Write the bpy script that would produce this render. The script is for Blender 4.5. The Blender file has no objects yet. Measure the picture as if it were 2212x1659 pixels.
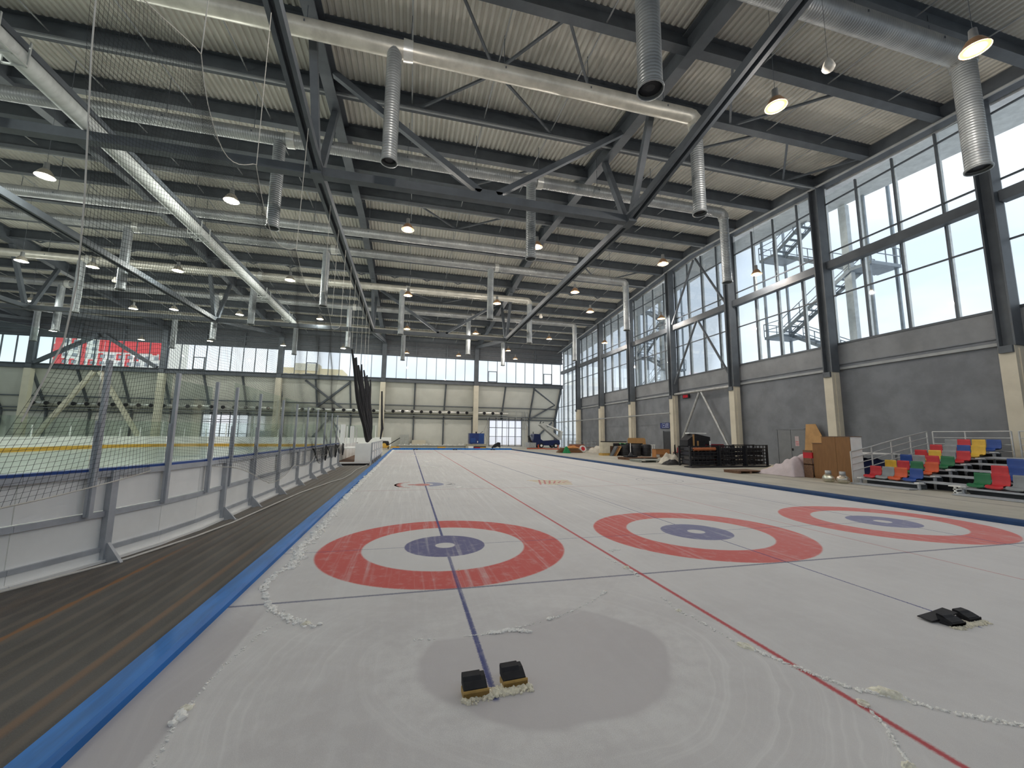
import bpy, bmesh, math, random
from mathutils import Vector, Matrix, noise
random.seed(7)
sc = bpy.context.scene
col = sc.collection
# ------------------------------------------------------------------ camera
CAM = Vector((-0.618, -6.615, 1.6944)); YAW, PIT, ROL, FPX = 0.2458, 0.1261, 0.0102, 879.24
fw = Vector((math.sin(YAW)*math.cos(PIT), math.cos(YAW)*math.cos(PIT), math.sin(PIT)))
rt = Vector((math.cos(YAW), -math.sin(YAW), 0)); up = rt.cross(fw)
r2 = rt*math.cos(ROL) + up*math.sin(ROL); u2 = up*math.cos(ROL) - rt*math.sin(ROL)
cd = bpy.data.cameras.new('camera'); cam = bpy.data.objects.new('camera', cd); col.objects.link(cam)
cam.matrix_world = Matrix(((r2.x, u2.x, -fw.x, CAM.x), (r2.y, u2.y, -fw.y, CAM.y), (r2.z, u2.z, -fw.z, CAM.z), (0, 0, 0, 1)))
cd.sensor_width = 36; cd.lens = FPX*36/2212; cd.clip_start = 0.05; cd.clip_end = 2000
sc.camera = cam
# ------------------------------------------------------------------ world, exposure
SKY = 1.24; LAMP_W = 300.0
sc.view_settings.view_transform = 'Standard'; sc.view_settings.look = 'None'
sc.view_settings.gamma = 1.0; sc.view_settings.use_curve_mapping = False
sc.view_settings.exposure = 0.42
sc.cycles.transparent_max_bounces = 24
sc.cycles.max_bounces = 8; sc.cycles.diffuse_bounces = 5
w = bpy.data.worlds.new('overcast'); sc.world = w; w.use_nodes = True
nt = w.node_tree; nt.nodes.clear()
def wn(t, **k):
    n = nt.nodes.new(t)
    for a, b in k.items(): setattr(n, a, b)
    return n
tc = wn('ShaderNodeTexCoord'); mp = wn('ShaderNodeMapping'); mp.inputs['Scale'].default_value = (1, 1, 2.2)
nz = wn('ShaderNodeTexNoise'); nz.inputs['Scale'].default_value = 2.6; nz.inputs['Detail'].default_value = 5; nz.inputs['Roughness'].default_value = .5
cr = wn('ShaderNodeValToRGB'); cr.color_ramp.elements[0].position = .36; cr.color_ramp.elements[0].color = (.55, .64, .76, 1)
cr.color_ramp.elements[1].position = .64; cr.color_ramp.elements[1].color = (.80, .84, .88, 1)
bg = wn('ShaderNodeBackground'); bg.inputs['Strength'].default_value = SKY; wo = wn('ShaderNodeOutputWorld')
nt.links.new(tc.outputs['Generated'], mp.inputs['Vector']); nt.links.new(mp.outputs[0], nz.inputs['Vector'])
nt.links.new(nz.outputs[0], cr.inputs[0]); nt.links.new(cr.outputs[0], bg.inputs['Color']); nt.links.new(bg.outputs[0], wo.inputs['Surface'])

# ------------------------------------------------------------------ material helpers
MATS = {}
class NB:
    def __init__(s, name):
        s.m = bpy.data.materials.new(name); s.m.use_nodes = True; s.t = s.m.node_tree; s.t.nodes.clear()
        s.out = s.n('ShaderNodeOutputMaterial'); s.b = s.n('ShaderNodeBsdfPrincipled'); s.l(s.b.outputs[0], s.out.inputs['Surface'])
    def n(s, t, **k):
        x = s.t.nodes.new(t)
        for a, b in k.items(): setattr(x, a, b)
        return x
    def l(s, a, b): s.t.links.new(a, b)
    def put(s, v, sock):
        if hasattr(v, 'is_output') or hasattr(v, 'links'): s.l(v, sock)
        else: sock.default_value = v
    def m_(s, op, a, b=0.0, c=0.0):
        x = s.n('ShaderNodeMath', operation=op); s.put(a, x.inputs[0]); s.put(b, x.inputs[1]); s.put(c, x.inputs[2]); return x.outputs[0]
    def step(s, v, e0, e1):
        x = s.n('ShaderNodeMapRange', interpolation_type='SMOOTHSTEP'); s.put(v, x.inputs[0]); s.put(e0, x.inputs[1]); s.put(e1, x.inputs[2]); return x.outputs[0]
    def mix(s, f, a, b):
        x = s.n('ShaderNodeMix', data_type='RGBA'); s.put(f, x.inputs[0])
        for v, k in ((a, 6), (b, 7)):
            if isinstance(v, tuple): x.inputs[k].default_value = (*v[:3], 1)
            else: s.l(v, x.inputs[k])
        return x.outputs[2]
    def pos(s):
        g = s.n('ShaderNodeNewGeometry'); x = s.n('ShaderNodeSeparateXYZ'); s.l(g.outputs['Position'], x.inputs[0]); return g.outputs['Position'], x.outputs
    def obj(s): return s.n('ShaderNodeTexCoord').outputs['Object']
    def noise(s, vec, scale, detail=4, rough=.5, sc3=None, rot=None):
        if sc3:
            mp = s.n('ShaderNodeMapping'); mp.inputs['Scale'].default_value = sc3
            if rot: mp.inputs['Rotation'].default_value = rot
            s.l(vec, mp.inputs['Vector']); vec = mp.outputs[0]
        x = s.n('ShaderNodeTexNoise'); s.l(vec, x.inputs['Vector']); x.inputs['Scale'].default_value = scale
        x.inputs['Detail'].default_value = detail; x.inputs['Roughness'].default_value = rough; return x.outputs[0]
    def bump(s, h, st, d=.02):
        x = s.n('ShaderNodeBump'); x.inputs['Strength'].default_value = st; x.inputs['Distance'].default_value = d
        s.l(h, x.inputs['Height']); s.l(x.outputs[0], s.b.inputs['Normal'])
def M(name, c, rough=.6, metal=0.0, var=.10, scale=3.0, bump=0.0, spec=.4, sc3=None):
    if name in MATS: return MATS[name]
    b = NB(name); v = b.noise(b.obj(), scale, 5, .6, sc3)
    lo = tuple(max(0, x*(1-var)) for x in c); hi = tuple(min(1, x*(1+var)) for x in c)
    b.l(b.mix(b.step(v, .3, .7), lo, hi), b.b.inputs['Base Color'])
    b.b.inputs['Roughness'].default_value = rough; b.b.inputs['Metallic'].default_value = metal
    b.b.inputs['Specular IOR Level'].default_value = spec
    if bump: b.bump(v, bump)
    MATS[name] = b.m; return b.m
def MGLASS(name, tint=(.97, .985, .98), gl=.07):
    b = NB(name); tr = b.n('ShaderNodeBsdfTransparent'); tr.inputs[0].default_value = (*tint, 1)
    g = b.n('ShaderNodeBsdfGlossy'); g.inputs['Roughness'].default_value = .03
    fr = b.n('ShaderNodeFresnel'); fr.inputs['IOR'].default_value = 1.3
    x = b.n('ShaderNodeMixShader'); f = b.m_('MULTIPLY', fr.outputs[0], gl*10)
    f = b.m_('MINIMUM', f, .5)
    b.l(f, x.inputs[0]); b.l(tr.outputs[0], x.inputs[1]); b.l(g.outputs[0], x.inputs[2]); b.l(x.outputs[0], b.out.inputs['Surface'])
    MATS[name] = b.m; return b.m
def MEMIT(name, c, s):
    b = NB(name); b.b.inputs['Base Color'].default_value = (*c, 1); b.b.inputs['Emission Color'].default_value = (*c, 1); b.b.inputs['Emission Strength'].default_value = s
    MATS[name] = b.m; return b.m
steel = M('steel_paint', (.095, .108, .122), .5, var=.12, scale=1.5)
steel_l = M('steel_paint_light', (.34, .355, .36), .45, var=.1, scale=1.5)
galv = M('galvanised', (.42, .43, .43), .42, .55, var=.15, scale=4)
alu = M('aluminium_frame', (.46, .48, .51), .5, .15, var=.1, scale=4)
white = M('white_panel', (.93, .93, .90), .5, var=.05, scale=1.2)
cream = M('cream_concrete', (.66, .61, .49), .75, var=.06, scale=1.2)
concrete = M('grey_render', (.205, .218, .238), .85, var=.14, scale=.9)
black = M('black_rubber', (.018, .018, .022), .7, var=.3, scale=8)
blackm = M('black_metal', (.02, .021, .026), .45, var=.2, scale=8)
wood = M('plywood', (.50, .29, .12), .65, var=.12, scale=2, sc3=(6, 1, 1))
woodd = M('dark_boards', (.18, .10, .06), .75, var=.25, scale=3, sc3=(1, 6, 6))
brown = M('brown_veneer', (.24, .115, .04), .5, var=.08, scale=3, sc3=(5, 5, 1))
snowm = M('snow', (.95, .93, .89), .8, var=.06, scale=20)
cloth_w = M('white_tarp', (.62, .58, .50), .85, var=.12, scale=3)
red = M('red_plastic', (.55, .02, .03), .4, var=.08)
glass = MGLASS('window_glass')
acry = MGLASS('rink_glass', (.92, .96, .94), .035)

# ------------------------------------------------------------------ mesh helpers
class MB:
    def __init__(s): s.v = []; s.f = []; s.sm = []
    def add(s, vs, fs, smooth=False):
        o = len(s.v); s.v += [tuple(v) for v in vs]; s.f += [tuple(i+o for i in f) for f in fs]; s.sm += [smooth]*len(fs); return s
    def hexa(s, p):
        return s.add(p, [(0, 3, 2, 1), (4, 5, 6, 7), (0, 1, 5, 4), (1, 2, 6, 5), (2, 3, 7, 6), (3, 0, 4, 7)])
    def box(s, a, b):
        x0, y0, z0 = a; x1, y1, z1 = b
        return s.hexa([(x0, y0, z0), (x1, y0, z0), (x1, y1, z0), (x0, y1, z0), (x0, y0, z1), (x1, y0, z1), (x1, y1, z1), (x0, y1, z1)])
    def frame(s, p0, p1, upv=(0, 0, 1)):
        p0, p1 = Vector(p0), Vector(p1); d = (p1-p0).normalized(); u = Vector(upv)
        if abs(d.dot(u)) > .99: u = Vector((0, 1, 0))
        r = d.cross(u).normalized(); u = r.cross(d).normalized(); return p0, p1, r, u
    def bar(s, p0, p1, w, h, upv=(0, 0, 1), off=0.0):
        p0, p1, r, u = s.frame(p0, p1, upv); q = []
        p0 = p0+u*off; p1 = p1+u*off
        for p in (p0, p1): q += [p-r*w/2-u*h/2, p+r*w/2-u*h/2, p+r*w/2+u*h/2, p-r*w/2+u*h/2]
        return s.add(q, [(0, 1, 2, 3), (7, 6, 5, 4), (0, 4, 5, 1), (1, 5, 6, 2), (2, 6, 7, 3), (3, 7, 4, 0)])
    def ibeam(s, p0, p1, w, h, tf=.03, tw=.02):   # p0,p1 at the bottom flange underside
        s.bar(p0, p1, w, tf, off=tf/2); s.bar(p0, p1, tw, h-2*tf, off=h/2); return s.bar(p0, p1, w, tf, off=h-tf/2)
    def cyl(s, p0, p1, r0, r1=None, n=12, cap=True, smooth=True):
        r1 = r0 if r1 is None else r1; p0, p1, r, u = s.frame(p0, p1); vs = []
        for p, rr in ((p0, r0), (p1, r1)):
            vs += [p+(r*math.cos(2*math.pi*i/n)+u*math.sin(2*math.pi*i/n))*rr for i in range(n)]
        s.add(vs, [(i, (i+1) % n, n+(i+1) % n, n+i) for i in range(n)], smooth)
        if cap:
            s.add(vs[:n], [tuple(range(n))[::-1]]); s.add(vs[n:], [tuple(range(n))])
        return s
    def tube(s, pts, r, n=8, smooth=True, cap=True):
        pts = [Vector(p) for p in pts]; rs = r if isinstance(r, (list, tuple)) else [r]*len(pts); vs = []
        pu = None
        for i, p in enumerate(pts):
            d = (pts[min(i+1, len(pts)-1)]-pts[max(i-1, 0)]).normalized()
            if pu is None: pu = Vector((0, 0, 1)) if abs(d.z) < .9 else Vector((0, 1, 0))
            rr = d.cross(pu).normalized(); pu = rr.cross(d).normalized()
            vs += [p+(rr*math.cos(2*math.pi*k/n)+pu*math.sin(2*math.pi*k/n))*rs[i] for k in range(n)]
        fs = [(i*n+k, i*n+(k+1) % n, (i+1)*n+(k+1) % n, (i+1)*n+k) for i in range(len(pts)-1) for k in range(n)]
        s.add(vs, fs, smooth)
        if cap and n > 2: s.add(vs[:n], [tuple(range(n))[::-1]]); s.add(vs[-n:], [tuple(range(n))])
        return s
    def lathe(s, prof, n=16, c=(0, 0, 0), smooth=True):
        vs = []
        for r, z in prof: vs += [(c[0]+r*math.cos(2*math.pi*i/n), c[1]+r*math.sin(2*math.pi*i/n), c[2]+z) for i in range(n)]
        return s.add(vs, [(j*n+i, j*n+(i+1) % n, (j+1)*n+(i+1) % n, (j+1)*n+i) for j in range(len(prof)-1) for i in range(n)], smooth)
    def prism(s, poly, axis, a, b):      # poly 2D, extruded along axis from a to b
        def P(q, t): return {'x': (t, q[0], q[1]), 'y': (q[0], t, q[1]), 'z': (q[0], q[1], t)}[axis]
        n = len(poly); vs = [P(q, a) for q in poly]+[P(q, b) for q in poly]
        return s.add(vs, [tuple(range(n))[::-1], tuple(range(n, 2*n))]+[(i, (i+1) % n, n+(i+1) % n, n+i) for i in range(n)])
    def grid(s, f, nu, nv, smooth=True):
        vs = [f(i/nu, j/nv) for j in range(nv+1) for i in range(nu+1)]
        return s.add(vs, [(j*(nu+1)+i, j*(nu+1)+i+1, (j+1)*(nu+1)+i+1, (j+1)*(nu+1)+i) for j in range(nv) for i in range(nu)], smooth)
    def mesh(s, name, mat):
        me = bpy.data.meshes.new(name); me.from_pydata(s.v, [], s.f); me.validate()
        if len(me.polygons) == len(s.sm): me.polygons.foreach_set('use_smooth', s.sm)
        me.materials.append(mat); me.update()
        bm = bmesh.new(); bm.from_mesh(me); bmesh.ops.recalc_face_normals(bm, faces=bm.faces); bm.to_mesh(me); bm.free()
        return me
    def build(s, name, mat, parent=None, **k):
        o = bpy.data.objects.new(name, s.mesh(name, mat)); col.objects.link(o)
        if parent: o.parent = parent
        return tag(o, **k)
def tag(o, label=None, cat=None, group=None, kind=None):
    if label: o['label'] = label
    if cat: o['category'] = cat
    if group: o['group'] = group
    if kind: o['kind'] = kind
    return o
def empty(name, loc=(0, 0, 0), rz=0.0, **k):
    o = bpy.data.objects.new(name, None); col.objects.link(o); o.location = loc; o.rotation_euler.z = rz; o.empty_display_size = .1
    return tag(o, **k)
def inst(name, me, parent, loc=(0, 0, 0), rz=0.0, **k):
    o = bpy.data.objects.new(name, me); col.objects.link(o); o.location = loc; o.rotation_euler.z = rz
    if parent: o.parent = parent
    return tag(o, **k)
CACHE = {}
def cbox(sx, sy, sz, mat):       # shared box mesh centred on the origin
    k = (round(sx, 3), round(sy, 3), round(sz, 3), mat.name)
    if k not in CACHE: CACHE[k] = MB().box((-sx/2, -sy/2, -sz/2), (sx/2, sy/2, sz/2)).mesh('box', mat)
    return CACHE[k]
def ibox(name, a, b, mat, parent, **k):
    c = [(p+q)/2 for p, q in zip(a, b)]; return inst(name, cbox(*[abs(q-p) for p, q in zip(a, b)], mat), parent, c, **k)
def copy_tree(o, parent=None):
    c = o.copy(); col.objects.link(c); c.parent = parent
    for ch in list(o.children): copy_tree(ch, c)
    return c
ORD = ['first', 'second', 'third', 'fourth', 'fifth', 'sixth', 'seventh', 'eighth', 'ninth', 'tenth', 'eleventh', 'twelfth', 'thirteenth', 'fourteenth']
FZ = -0.02
def zr(y): return 17.3-.072*abs(y-22)      # underside of the purlins
YF, YN, XR, XL = 54.0, -10.3, 22.9, -58.3
TX = [9.0, -4.45, -17.9, -31.35, -44.8]
CY = [53.72, 46.6, 39.48, 32.36, 25.24, 18.12, 11.0, 3.88, -3.24, -10.3]

# ================================================================== SETTING: ground, floor, ceiling
b = NB('outside_ground'); p, xyz = b.pos(); b.l(b.mix(b.step(b.noise(p, .05, 4), .3, .7), (.60, .60, .60), (.74, .74, .74)), b.b.inputs['Base Color']); b.b.inputs['Roughness'].default_value = .9
MB().box((-400, -300, -.9), (400, 500, -.5)).build('ground', b.m, kind='structure')
b = NB('concrete_floor'); p, xyz = b.pos()
n1 = b.noise(p, .35, 6, .6); n2 = b.noise(p, 2.2, 5, .6, (1.6, .35, 1)); n3 = b.noise(p, 30, 2)
c = b.mix(b.step(n1, .3, .72), (.44, .42, .35), (.60, .57, .49)); c = b.mix(b.m_('MULTIPLY', b.step(n2, .5, .72), .45), c, (.30, .29, .26))
c = b.mix(b.m_('MULTIPLY', b.step(n3, .45, .8), .25), c, (.36, .35, .32))
gx = b.m_('ABSOLUTE', b.m_('SUBTRACT', b.m_('ADD', xyz[0], b.m_('MULTIPLY', n1, .3)), 15.1)); gx = b.m_('MULTIPLY', b.m_('SUBTRACT', 1.0, b.step(gx, .05, .16)), .5)
c = b.mix(gx, c, (.20, .19, .18))
b.l(c, b.b.inputs['Base Color']); b.b.inputs['Roughness'].default_value = .55; b.bump(n3, .1)
MB().box((XL, YN-.3, -.5), (XR+.3, 57.7, FZ)).build('floor', b.m, kind='structure')
# corrugated roof deck
deckm = M('roof_deck', (.66, .64, .58), .6, .0, var=.08, scale=.6)
def deck():
    m = MB(); pitch = .25; n = int((26.0-XL)/pitch); ys = [YN-.8, 22, 54.8]
    prof = []
    for i in range(n):
        x = XL+i*pitch; prof += [(x, 0), (x+.09, 0), (x+.125, .075), (x+.215, .075)]
    N = len(prof)
    for y in ys: m.add([(x, y, zr(y)+.72+z) for x, z in prof], [])
    for k in range(2): m.add([], [])
    m.f = [(k*N+i, k*N+i+1, (k+1)*N+i+1, (k+1)*N+i) for k in range(2) for i in range(N-1)]; m.sm = [False]*len(m.f)
    m2 = MB(); 
    for y0, y1 in ((ys[0], 22), (22, ys[2])):
        m2.hexa([(XL, y0, zr(y0)+.83), (26, y0, zr(y0)+.83), (26, y1, zr(y1)+.83), (XL, y1, zr(y1)+.83), (XL, y0, zr(y0)+1.1), (26, y0, zr(y0)+1.1), (26, y1, zr(y1)+1.1), (XL, y1, zr(y1)+1.1)])
    o = m.build('ceiling', deckm, kind='structure'); m2.build('roof_slab', M('roof_slab', (.4, .4, .4)), o); return o
ceil = deck()
PY = [-10+3*i for i in range(21)]; PY = [y for y in [5+3*i for i in range(-5, 17)] if YN < y < 53.9]
me = MB().ibeam((XL, 0, 0), (22.6, 0, 0), .36, .72, .035, .025).mesh('purlin', steel)
for y in PY: inst('purlin', me, ceil, (0, y, zr(y)))
for k, x in enumerate([22.45-3.36*i for i in range(1, 21)]):
    if min(abs(x-t) for t in TX) < .6: continue
    m = MB(); m.tube([(x, YN, zr(YN)+.28), (x, 22, zr(22)+.28), (x, YF, zr(YF)+.28)], .03, 5)
    m.build('tie_rod', steel_l, ceil)
def rz_(y, d=0): return zr(y)+d
for (x0, y0, x1, y1) in [(0.4, 5, 2.2, 8), (2.2, 8, 4.2, 5), (4.2, 5, 6.4, 8), (2.3, 8, -.8, 11), (2.3, 8, 5.8, 11), (11, 5, 13.6, 8), (13.6, 8, 16.5, 5), (12, 11, 15.5, 8), (17, 8, 20, 11), (20, 11, 22, 8), (-.8, 14, 2.3, 17), (2.3, 17, 5.8, 14), (-.8, 20, 2.3, 23), (2.3, 23, 5.8, 20),
        (-2, 35, 2.3, 38), (2.3, 38, 6, 35), (-2, 41, 2.3, 44), (2.3, 44, 6, 41), (14, 26, 17, 29), (17, 29, 20, 26)]:
    MB().bar((x0, y0, rz_(y0, .1)), (x1, y1, rz_(y1, .1)), .09, .09).build('roof_brace', steel, ceil)
for y, dx in ((32.2, 0), ):      # shallow lattice girder along the hall
    for i in range(18):
        x = 20-3.0*i
        MB().bar((x, y, zr(y)+.55), (x-1.5, y, zr(y)-.1), .08, .08).bar((x-1.5, y, zr(y)-.1), (x-3, y, zr(y)+.55), .08, .08).build('lattice_bar', steel, ceil)
for y, x1 in ((10.9, 22.2), (20.2, 22.2), (28.6, 22.3), (40.2, 22.2)):
    MB().tube([(x1, y-.1, zr(y)-.12), (-48, y-.1, zr(y)-.12)], .045, 6).build('sprinkler_pipe', steel_l, ceil)

# trusses
NODE = (9.5, 34.5); ZB = 11.75
side = ['nearest the window wall', 'second from the window wall', 'third from the window wall', 'fourth from the window wall', 'fifth from the window wall']
for k, x in enumerate(TX):
    t = empty('roof_truss', (x, 22, 0), label='long dark grey steel roof truss, '+side[k], cat='truss', group='roof trusses')
    for a, bb in ((YN, 22), (22, YF)):
        m = MB(); m.ibeam((0, a-22, zr(a)-.35), (0, bb-22, zr(bb)-.35), .46, .95, .04, .03); m.build('top_chord', steel, t)
    pts = [(YN+.3, 15.0), (NODE[0], ZB), (NODE[1], ZB), (YF-.3, 15.0)]
    for (a, za), (bb, zb) in zip(pts, pts[1:]):
        m = MB(); 
        for s in (-.14, .14): m.bar((s, a-22, za), (s, bb-22, zb), .13, .32)
        m.bar((0, a-22, za+.1), (0, bb-22, zb+.1), .16, .05); m.build('bottom_chord', steel, t)
    for ny in NODE:
        for d in (-2.15, 2.25):
            MB().bar((0, ny-22+.25*(1 if d > 0 else -1), ZB+.1), (0, ny+d-22, zr(ny+d)-.35), .26, .26, (0, 1, 0)).build('web', steel, t)
        MB().box((-.2, ny-22-.35, ZB-.2), (.2, ny-22+.35, ZB+.25)).build('node_plate', steel, t)
# sway ties across the trusses
for y, nm in ((NODE[0], 'nearer'), (NODE[1], 'farther')):
    t = empty('sway_frame', (2.3, y, ZB), label='steel tie beam with V braces spanning across the trusses, the %s one' % nm, cat='brace', group='sway frames')
    MB().box((-50-2.3, -.17, -.17), (9.0-2.3, .17, .17)).build('tie_beam', steel, t)
    for s in (-1, 1): MB().bar((s*.35, 0, .25), (s*6.4, 0, zr(y)-.25-ZB), .24, .24).build('brace', steel, t)
    MB().box((-.6, -.12, .15), (.6, .12, .34)).build('gusset_plate', steel, t)
# rolled curtain along the hall
t = empty('rolled_curtain', (-11.8, 20, 12.22), label='long pale rolled divider curtain hung along the hockey bay roof', cat='curtain')
MB().cyl((0, -26, 0), (0, 15.6, 0), .27, n=14).build('roll', M('pale_curtain', (.55, .57, .55), .6, var=.1, scale=1.5, sc3=(1, 4, 1)), t)
MB().bar((0, -26, .42), (0, 15.8, .42), .22, .2).build('rail', steel, t)
for y in (-13.7, -2.8, 7.3, 13.4):
    m = MB()
    for a in (-.3, .3):
        m.bar((a, y-.45, -.32), (a, y+.45, -.32), .05, .05); 
    for q in (-.45, 0, .45): m.bar((-.3, y+q, -.32), (.3, y+q, -.32), .05, .05)
    for q in (-.45, .45):
        for a in (-.3, .3): m.bar((a, y+q, -.32), (a, y+q, .45), .04, .04)
    m.build('bracket', M('pale_metal', (.6, .62, .6), .4, .3), t)

# ================================================================== RIGHT WALL
wr = MB().box((XR, YN-.3, -.4), (XR+.35, 47.0, 7.0)).build('wall_right', concrete, kind='structure')
ibox('ledge', (XR-.16, YN, 5.55), (XR, 46.6, 5.68), steel_l, wr); ibox('ledge', (XR-.07, YN, 5.85), (XR, 46.6, 5.9), concrete, wr)
ibox('spandrel', (XR-.06, YN, 5.9), (XR, 46.4, 7.0), M('spandrel_concrete', (.25, .26, .272), .85, var=.14, scale=.7), wr)
ibox('cornice', (XR-.1, YN, 6.98), (XR+.3, 46.6, 7.06), steel, wr)
for y in CY[1:]:
    zt = zr(y)+.1
    q = ibox('column_base', (22.1, y-.22, FZ), (22.66, y+.26, 5.4), cream, wr)
    ibox('column_rib', (22.3, y-.26, FZ), (22.5, y-.22, 5.3), cream, wr)
    m = MB(); m.box((22.1, y+.2, 5.4), (22.66, y+.26, zt)).box((22.1, y-.26, 5.4), (22.66, y-.2, zt)).box((22.34, y-.25, 5.4), (22.42, y+.25, zt)); m.build('column', steel, wr)
    ibox('bracket', (21.98, y-.2, 5.12), (22.1, y+.2, 5.4), steel, wr)
def ybar(x, a, b_, w_, h_, name, mat, par, z=None): return None
# eave beam and big horizontal rail
for a, bb in ((YN, 22), (22, YF)):
    m = MB(); m.bar((22.55, a, zr(a)+.35), (22.55, bb, zr(bb)+.35), .5, .75); m.build('eave_beam', steel, wr)
    MB().cyl((22.15, a, zr(a)-.05), (22.15, bb, zr(bb)-.05), .07, n=8).build('eave_pipe', steel_l, wr)
for y0, y1 in zip(CY[1:], CY): ibox('wall_rail', (22.35, y1*0+y0+.28, 11.37), (22.75, y1-.28, 11.83), steel, wr)
def vbrace(apex, za, feet, zf, name, mat, r=.09):
    for fy in feet: MB().cyl((22.3, apex+(.12 if fy > apex else -.12), za), (22.3, fy, zf), r, n=8).build(name, mat, wr)
vbrace(21.6, 16.7, (24.9, 18.45), 11.9, 'wall_brace', steel); vbrace(21.6, 11.3, (24.9, 18.45), 6.4, 'wall_brace', steel)
vbrace(21.65, 5.35, (24.9, 18.45), .3, 'wall_brace', galv, .1)
MB().cyl((22.3, 18.5, 5.45), (22.3, 24.9, 5.5), .1, n=8).build('wall_brace', galv, wr)
MB().cyl((22.0, 25.4, 3.84), (22.0, 53, 3.84), .06, n=8).build('wall_pipe', steel_l, wr)
# glazing
ROWS = [(7.08, 9.9), (9.9, 11.6), (11.6, 12.55), (12.55, 15.55)]
def bay_window(y0, y1, num, rows, x=23.02, flip=1):
    t = empty('window_%d' % num, (x, (y0+y1)/2, rows[0][0]), kind='structure'); L = y1-y0; n = 4; oy = (y0+y1)/2; oz = rows[0][0]
    ztop = min(zr(y0), zr(y1))+.1
    rr = rows+[(rows[-1][1], ztop)]
    for i in range(n):
        a = y0+L*i/n; bb = y0+L*(i+1)/n
        for z0, z1 in rr: ibox('pane', (-.012, a-oy, z0-oz), (.012, bb-oy, z1-oz), glass, t)
    for i in range(n+1):
        a = y0+L*i/n-oy
        ibox('mullion', (-.10, a-.035, 0), (-.015, a+.035, ztop-oz), steel, t); ibox('outer_fin', (.015, a-.05, 0), (.16*flip if flip > 0 else .16, a+.05, ztop-oz), M('fin_white', (.80, .82, .82), .5), t)
    for z0, z1 in rr: ibox('transom', (-.09, -L/2, z0-oz-.035), (-.014, L/2, z0-oz+.035), steel, t)
    return t
num = 1
for y0, y1 in zip(CY[2:], CY[1:]):
    bay_window(y0, y1, num, ROWS); num += 1
bay_window(46.6, 53.72, num, [(FZ, 1.9), (1.9, 3.9), (3.9, 6.3), (6.3, 9.9)]+ROWS[1:]); num += 1
# corner return where the end wall leans out
for a, bb in ((53.72, 57.4),):
    t = empty('window_%d' % num, (23.02, 55.5, 0), kind='structure'); num += 1
    MB().prism([(53.72-55.5, FZ), (57.3-55.5, FZ), (57.3-55.5, 4.2), (54.5-55.5, 9.0), (53.72-55.5, 9.0)], 'x', -.012, .012).build('pane', glass, t)
    for y in (54.6, 55.9, 57.2): ibox('mullion', (-.1, y-55.5-.04, 0), (-.015, y-55.5+.04, 9 if y < 55 else (6.6 if y < 56 else 4.3)), steel, t)
    for z in (1.9, 3.9, 6.3): ibox('transom', (-.09, -1.8, z-.04), (-.014, 1.8 if z < 4 else .6, z+.04), steel, t)
# outside eaves
for a, bb in ((YN, 22), (22, YF+1)):
    MB().hexa([(23.2, a, zr(a)+.05), (26, a, zr(a)+.05), (26, bb, zr(bb)+.05), (23.2, bb, zr(bb)+.05), (23.2, a, zr(a)+.7), (26, a, zr(a)+.7), (26, bb, zr(bb)+.7), (23.2, bb, zr(bb)+.7)]).build('soffit', M('soffit_white', (.72, .73, .72), .6), wr)

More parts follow.
